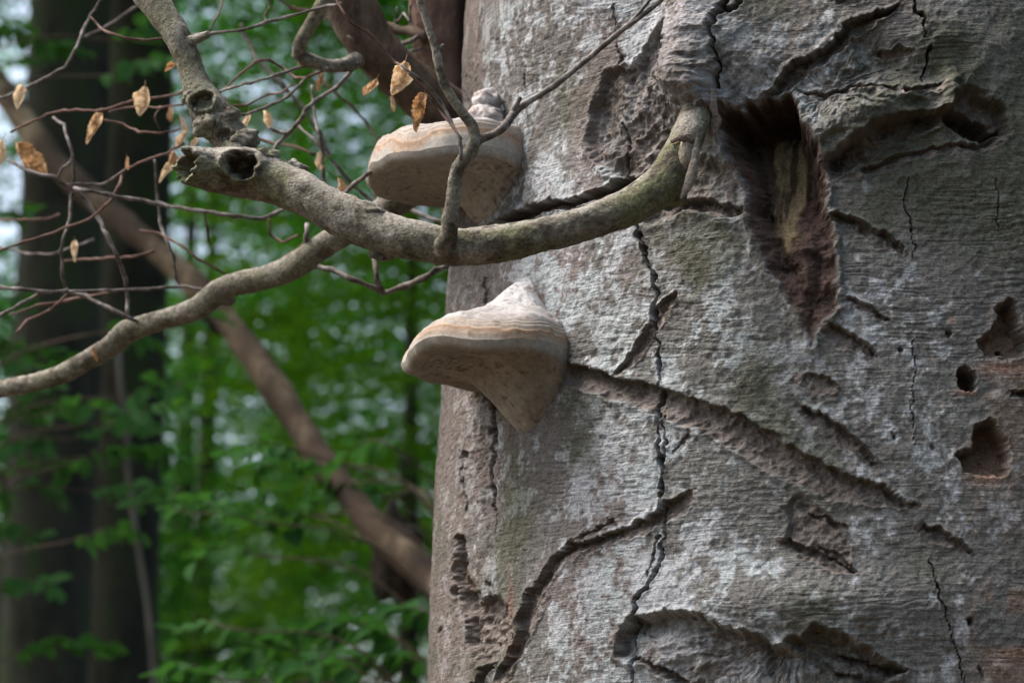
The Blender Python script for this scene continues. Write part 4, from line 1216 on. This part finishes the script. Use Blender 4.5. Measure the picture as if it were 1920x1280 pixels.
def crown_mesh(seed, nspray, per, rx, rz, mat, leaf=0.085, hollowness=0.55, spray_r=0.55):
    rng = np.random.RandomState(seed)
    q = rng.randn(nspray, 3); q /= np.linalg.norm(q, axis=1)[:, None]
    rad = (hollowness + (1 - hollowness) * rng.rand(nspray)) ** 0.6
    irr = 1 + 0.35 * np.sin(q[:, 0] * 4 + seed) * np.cos(q[:, 2] * 5 + seed)
    c = q * (rad * irr)[:, None] * np.array([rx, rx, rz])
    az = np.arctan2(c[:, 1], c[:, 0]) + rng.randn(nspray) * 0.6
    size = spray_r * (0.6 + 0.8 * rng.rand(nspray))
    e1 = np.stack([np.cos(az), np.sin(az), -0.22 + 0.15 * rng.randn(nspray)], -1)
    e2 = np.stack([-np.sin(az), np.cos(az), 0.12 * rng.randn(nspray)], -1)
    a = rng.randn(nspray, per) * 0.62; b = rng.randn(nspray, per) * 0.36; h = rng.randn(nspray, per) * 0.06
    cc = c[:, None, :] + e1[:, None, :] * (a * size[:, None])[..., None] + e2[:, None, :] * (b * size[:, None])[..., None]
    cc[..., 2] += h * size[:, None]
    cc = cc.reshape(-1, 3)
    v, f = leaf_cloud(cc, 0.45, leaf * (0.7 + 0.6 * rng.rand(len(cc))), rng)
    return mesh_np("crown", v, f, mat, smooth=False), c


def tree_limbs(x, y, h, r, tips, seed, mat, parent, lean=(0, 0)):
    zg = ground_z(x, y) - 0.1
    pts = [[0, 0, zg, r * 1.35], [0, 0, zg + 0.4, r * 1.08], [lean[0] * 0.3, lean[1] * 0.3, h * 0.3, r], [lean[0] * 0.6, lean[1] * 0.6, h * 0.6, r * 0.75], [lean[0], lean[1], h, r * 0.2]]
    v, f = tube_geo(catmull(pts, 0.35), 16, 0.10, 1.2, 0.0, 5, seed)
    tr_ = obj("trunk", mesh_np("trunk", v, tri_faces(f), mat), parent)
    for tip in tips:
        z0 = max(h * 0.25, min(h * 0.9, tip[2] - 0.35 * math.hypot(tip[0], tip[1])))
        s = np.array([lean[0] * z0 / h, lean[1] * z0 / h, z0])
        m = (s + tip) / 2 + np.array([0, 0, 0.25])
        pv, pf = tube_geo(catmull([[*s, r * 0.22], [*m, r * 0.13], [*tip, 0.008]], 0.4), 6, 0, 1, 0, 1, 1, False)
        obj("limb", mesh_np("limb", pv, tri_faces(pf), mat), parent)
    return tr_


CROWNS = [crown_mesh(11, 520, 66, 3.4, 5.6, M_LEAF[0]), crown_mesh(12, 520, 76, 3.6, 5.2, M_LEAF[1]), crown_mesh(13, 480, 76, 3.2, 6.0, M_LEAF[2]), crown_mesh(14, 360, 62, 3.2, 5.6, M_LEAF[0])]


def forest_tree(x, y, h, zc, kind, r, label, sc=1.0, rot=0, mat=None, seed=0):
    root = thing("broadleaf_tree", label, "tree", "green trees of the forest behind")
    root.location = (x, y, 0)
    me, tips = CROWNS[kind]
    cr = obj("crown", me, root)
    cr.location = (0, 0, zc); cr.scale = (sc, sc, sc); cr.rotation_euler = (0, 0, rot)
    ca, sa = math.cos(rot), math.sin(rot)
    T = [np.array([ca * t[0] - sa * t[1], sa * t[0] + ca * t[1], t[2]]) * sc * 0.9 + np.array([0, 0, zc]) for t in tips[::40]]
    tree_limbs(x, y, h, r, T, seed, mat or M_FARBARK, root)
    return root


FOREST = [
    (0.55, 15.5, 11, 6.4, 2, 0.15, "light green young tree in leaf just beyond the leaning dead pole", 0.72, 0.3),
    (0.75, 19.0, 14, 7.6, 0, 0.20, "mid green leafy tree whose crown shows beside the big trunk edge", 0.86, 1.3),
    (0.2, 24.0, 15, 9.0, 1, 0.22, "dark green leafy tree in the middle of the forest gap", 0.92, 2.1),
    (0.3, 30.0, 17, 10.5, 3, 0.24, "mid green leafy tree deep in the forest gap", 1.0, 3.3),
    (-0.2, 37.0, 20, 12.5, 3, 0.24, "light green leafy tree deep in the forest beside the big trunk", 1.15, 4.0),
    (-4.9, 36.0, 20, 11.5, 3, 0.26, "thin crowned pale tree that lets the sky through", 1.1, 5.1),
    (-3.4, 44.0, 22, 13.5, 3, 0.26, "tall mid green tree in the farthest row of the forest", 1.35, 1.1),
    (-8.2, 40.0, 22, 12.5, 1, 0.26, "tall dark green tree in the farthest row behind the shaded trunks", 1.3, 3.1),
    (-3.9, 19.0, 8, 3.6, 1, 0.10, "low dark green tree behind the shaded trunks", 0.50, 2.6),
    (-2.3, 21.0, 9, 4.4, 0, 0.10, "low mid green tree filling the gap under the pole", 0.50, 0.6),
    (-2.75, 15.4, 7, 3.1, 1, 0.08, "low dark green tree close behind the mossy trunk", 0.42, 1.4),
    (-3.3, 25.5, 10, 4.9, 0, 0.12, "low mid green tree between the rows behind the shaded trunks", 0.56, 3.6),
    (-5.6, 29.0, 12, 6.2, 1, 0.14, "dark bushy tree between the far rows at the outer side", 0.66, 5.6),
    (-2.7, 23.0, 10, 4.0, 1, 0.12, "dark bushy tree just beyond the low tree under the pole", 0.46, 4.4),
    (-4.6, 21.0, 10, 4.6, 1, 0.12, "dark bushy tree hidden partly by the broad grey trunk", 0.58, 3.0),
    (-0.6, 16.5, 7, 3.5, 2, 0.08, "low light green tree in the bushes by the big trunk", 0.42, 4.6),
    (-1.2, 33.0, 11, 6.0, 1, 0.14, "low dark green tree far down the forest gap", 0.72, 2.9),
    (-4.2, 30.0, 11, 5.4, 2, 0.14, "low light green tree far behind the shaded trunks", 0.62, 1.9),
]
for i, (x, y, h, zc, k, r, lab, sc, rot) in enumerate(FOREST):
    forest_tree(x, y, h, zc, k, r, lab, sc, rot, seed=200 + i)


# two big shaded trunks on the left: crowns start above the picture
def shaded_tree(u, d, rpx, h, zc, label, kind, rot, sc, seed):
    p = P(u, 640, d)
    root = thing("shaded_tree", label, "tree", "dark trunks at the left")
    root.location = (p[0], p[1], 0)
    r = rpx * d / FPX
    me, tips = CROWNS[kind]
    cr = obj("crown", me, root)
    cr.location = (0, 0, zc); cr.scale = (sc, sc, sc); cr.rotation_euler = (0, 0, rot)
    pts = [[0, 0, -0.3, r * 1.7], [0, 0, 0.3, r * 1.3], [0, 0, 1.5, r * 1.08], [0, 0, 4, r], [0, 0, 7.5, r * 0.9], [0, 0, h, r * 0.25]]
    v, f = tube_geo(catmull(pts, 0.12), 40, 0.10, 2.0, 0.004, 20, seed)
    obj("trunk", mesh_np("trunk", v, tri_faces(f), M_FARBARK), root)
    return root


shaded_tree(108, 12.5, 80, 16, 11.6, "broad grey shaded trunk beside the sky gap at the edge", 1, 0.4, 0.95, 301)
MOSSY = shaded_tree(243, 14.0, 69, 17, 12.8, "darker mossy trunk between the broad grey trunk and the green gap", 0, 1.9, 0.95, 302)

vine = px_path([(222, 640, 5, 13.3), (226, 720, 5, 13.2), (238, 800, 5, 13.2), (240, 880, 4.5, 13.2), (250, 960, 5, 13.2), (262, 1040, 4.5, 13.2), (276, 1130, 4.5, 13.2), (286, 1230, 5, 13.2), (292, 1330, 5, 13.2)], step=0.04)
v, f = tube_geo(vine, 8, 0.1, 10, 0, 1, 3)
v = v - np.array(MOSSY.location)[None, :]
obj("vine", mesh_np("vine", v, tri_faces(f), M_PALEBARK), MOSSY)

# leaning dead pole
LA, LB = P(0, 163, 10.4), P(830, 1085, 7.9)
ldir = (LB - LA) / np.linalg.norm(LB - LA)
l_end = LA + ldir * ((LA[2] + 0.12) / -ldir[2])
l_start = LA - ldir * 0.9
LLEN = np.linalg.norm(l_end - l_start)
lp_ = []
for k in range(24):
    f_ = k / 23
    p = l_start + (l_end - l_start) * f_ + np.array([0.03 * math.sin(k * 1.1), 0.03 * math.sin(k * 0.7 + 1), 0.03 * math.sin(k * 0.9 + 2)])
    lp_.append([*p, 0.044 - 0.006 * f_])
v, f = tube_geo(catmull(lp_, 0.03), 28, 0.34, 6, 0.004, 40, 61)
log = thing("leaning_dead_pole", "bare brown dead pole leaning diagonally through the forest", "log")
wood = obj("wood", mesh_np("wood", v, tri_faces(f), M_LOG), log)
for (u, v_, rx, rz, d, rot) in ((742, 1050, 44, 78, 8.10, 0), (590, 842, 26, 16, 8.6, -45), (548, 806, 24, 10, 8.72, -48), (792, 1070, 34, 26, 8.0, -45), (606, 880, 14, 24, 8.55, 0), (505, 735, 22, 9, 8.84, -48), (660, 930, 26, 12, 8.4, -47), (395, 610, 20, 8, 9.2, -48)):
    w, f = blob("b", u, v_, d + 0.03, rx, rx * 0.6, rz, None, None, int(u), rot, amp=0.7)
    obj("loose_bark", mesh_np("loose_bark", w, tri_faces(f), M_BARKFLAP), log)


# saplings with separate leaves
def green_leaf_mesh(seed):
    rs = np.random.RandomState(seed)
    t = np.array([0, 0.18, 0.42, 0.68, 0.88, 1.0]); w = np.array([0.02, 0.22, 0.32, 0.27, 0.13, 0.0])
    v, f = [], []
    for i in range(6):
        sag = -0.18 * t[i] ** 2 * (0.5 + rs.rand())
        v += [(-w[i], t[i], 0.10 * w[i] / 0.3 + sag), (0, t[i], sag), (w[i], t[i], 0.10 * w[i] / 0.3 + sag)]
    for i in range(5):
        f += [(3 * i, 3 * i + 1, 3 * i + 4, 3 * i + 3), (3 * i + 1, 3 * i + 2, 3 * i + 5, 3 * i + 4)]
    return mesh_np("leaf", np.array(v), np.array(f), M_NEARLEAF)


GLEAF = [green_leaf_mesh(s) for s in (1, 2, 3)]
rl = random.Random(5)


def sapling(label, base_u, d, sprays, h, seed):
    """sprays: (start u, v, end u, v, n leaves, leaf px)"""
    p0 = P(base_u, 640, d)
    root = thing("beech_sapling", label, "sapling", "young beeches in front of the forest")
    zt = h
    pts = [[p0[0], p0[1], -0.1, 0.014], [p0[0] + 0.05, p0[1], zt * 0.35, 0.011], [p0[0] - 0.04, p0[1], zt * 0.7, 0.008], [p0[0], p0[1], zt, 0.003]]
    sp = catmull(pts, 0.1)
    v, f = tube_geo(sp, 10, 0.1, 8, 0, 1, seed)
    obj("stem", mesh_np("stem", v, tri_faces(f), M_DARKLIMB), root)
    for j, (u0, v0, u1, v1, n, lp) in enumerate(sprays):
        dd = d + rl.uniform(-0.5, 0.5)
        a = P(u0, v0, dd); b = P(u1, v1, dd + rl.uniform(-0.3, 0.3))
        k = int(np.argmin(np.linalg.norm(sp[:, :3] - (a + np.array([0, 0, -0.35])), axis=1)))
        s = sp[k, :3]
        path = catmull([[*s, 0.004], [*((s + a) / 2 + np.array([0, 0, 0.12])), 0.0035], [*a, 0.003], [*((a + b) / 2 + np.array([0, 0, 0.03])), 0.002], [*b, 0.001]], 0.05)
        tv_, tf_ = tube_geo(path, 6, 0, 1, 0, 1, 1)
        tw = obj("twig", mesh_np("twig", tv_, tri_faces(tf_), M_DARKLIMB), root)
        dirv = (b - a) / np.linalg.norm(b - a)
        yaw = math.atan2(dirv[1], dirv[0])
        for i in range(n):
            f_ = i / max(1, n - 1)
            q = a + (b - a) * f_ + np.array([0, 0, 0.03 * math.sin(f_ * math.pi)])
            o = obj("leaf", GLEAF[rl.randrange(3)], tw)
            s_ = lp * dd / FPX * rl.uniform(0.75, 1.2)
            o.location = q
            o.scale = (s_, s_, s_)
            side = 1 if i % 2 else -1
            ang = yaw - math.pi / 2 + side * rl.uniform(0.5, 1.1) if i < n - 1 else yaw - math.pi / 2
            o.rotation_euler = (rl.uniform(-1.1, 0.5), rl.uniform(-0.8, 0.8), ang)


sapling("young beech with dark leaves spread before the broad shaded trunk", -90, 9.5,
        [(30, 650, -30, 640, 9, 55), (0, 690, 90, 700, 13, 46), (20, 665, 130, 680, 14, 46), (-10, 850, 90, 830, 15, 50), (10, 880, 140, 880, 16, 46), (-10, 930, 110, 925, 15, 46), (20, 1230, 190, 1215, 15, 50), (-30, 1000, 70, 1010, 12, 46), (0, 770, 120, 778, 14, 44), (-30, 590, 50, 560, 10, 44), (10, 735, 90, 728, 10, 46), (-20, 60, 90, 85, 12, 46), (40, 110, 150, 95, 12, 46), (-20, 420, 60, 400, 8, 44), (-10, 1110, 110, 1100, 12, 46)], 5.6, 401)
sapling("young beech with glossy leaves beside the darker mossy trunk", -180, 8.8,
        [(90, 775, 225, 780, 15, 44), (150, 820, 300, 805, 18, 46), (220, 790, 350, 765, 16, 46), (130, 870, 260, 850, 15, 46), (230, 850, 340, 870, 13, 44), (180, 920, 300, 935, 14, 42), (255, 740, 345, 725, 11, 46), (150, 1010, 270, 1000, 12, 44), (200, 620, 300, 660, 10, 46), (230, 75, 330, 60, 12, 46), (200, 140, 320, 120, 12, 46), (330, 612, 405, 598, 7, 62)], 5.4, 402)
sapling("young beech with bluish green leaves in front of the leaning pole", 930, 8.0,
        [(600, 870, 480, 885, 12, 50), (660, 905, 500, 925, 13, 52), (730, 835, 640, 862, 9, 50), (720, 930, 590, 945, 15, 54), (470, 975, 320, 955, 16, 48), (580, 965, 420, 990, 17, 50), (640, 1010, 520, 1000, 13, 46), (350, 960, 250, 950, 10, 44), (560, 845, 430, 860, 12, 46), (480, 1040, 370, 1050, 11, 46)], 3.8, 403)
sapling("young beech with broad leaves low beside the big dead trunk", 900, 7.6,
        [(580, 1225, 430, 1240, 16, 56), (660, 1180, 520, 1205, 15, 56), (740, 1195, 600, 1180, 16, 60), (790, 1235, 640, 1250, 16, 60), (800, 1145, 690, 1185, 12, 56), (620, 1280, 470, 1268, 15, 56), (680, 1262, 550, 1255, 14, 58), (450, 1180, 330, 1195, 11, 52), (420, 1275, 300, 1262, 11, 54)], 3.2, 404)

# ------------------------------------------------------------------ trees added above, beside and behind the viewer to block sky and sun
for i, (x, y, zc, k, sc, rot, lab, grp) in enumerate((
        (5.4, 1.4, 7.8, 1, 1.0, 0.2, "unseen dark leafy tree added at the side of the glade facing the dead trunk", 0),
        (4.6, -3.6, 4.4, 0, 0.75, 1.2, "unseen leafy tree added behind the viewer on the side of the wound", 0),
        (1.2, -5.4, 3.4, 1, 0.62, 2.2, "unseen low leafy tree added straight behind the viewer", 0),
        (-2.6, -5.2, 3.2, 0, 0.60, 2.9, "unseen low leafy tree added behind the viewer beside the straight one", 0),
        (-6.0, -3.0, 3.2, 0, 0.60, 3.2, "unseen low leafy tree added behind the viewer toward the light", 0),
        (-6.6, 2.6, 2.6, 2, 0.45, 4.2, "unseen low light green tree added beside the glade toward the light", 0),
        (-5.4, -4.4, 9.0, 1, 1.0, 1.9, "unseen tall leafy tree added behind the viewer on the light side", 0),
        (-5.9, 12.6, 9.0, 1, 0.9, 3.9, "unseen tall tree added to shade the two dark trunks from the light side", 0),
        (-4.6, 9.2, 8.2, 0, 0.8, 0.4, "unseen tall tree added to shade the leaning pole from the light side", 0),
        (5.2, 6.4, 8.0, 0, 1.1, 5.2, "unseen leafy tree added on the far flank of the dead trunk", 0),
        (1.7, 14.0, 12.5, 1, 1.25, 0.7, "tall tree added so its high crown shades the gap behind the dead trunk", 1),
        (1.4, 20.5, 15.0, 0, 1.35, 1.7, "tall tree added to roof the forest behind the low light green tree", 1),
        (1.5, 27.5, 18.0, 1, 1.4, 2.7, "tall tree added to roof the middle of the forest gap", 1),
        (1.6, 35.5, 21.0, 0, 1.45, 3.7, "tall tree added to roof the far end of the forest gap", 1),
        (-5.4, 17.5, 14.5, 1, 1.3, 4.7, "tall tree outside the shaded trunks, added to shade from overhead", 1),
        (-6.6, 26.0, 18.5, 0, 1.4, 5.7, "tall tree beyond the shaded trunks, added to shade from overhead", 1),
        (-8.2, 34.0, 21.5, 1, 1.5, 0.1, "tall tree far beyond the shaded trunks, added to shade from overhead", 1))):
    forest_tree(x, y, zc + 4, zc, k, 0.2, lab, sc, rot, seed=500 + i)["group"] = ("trees added around the glade for shade", "tall trees added to roof the forest")[grp]
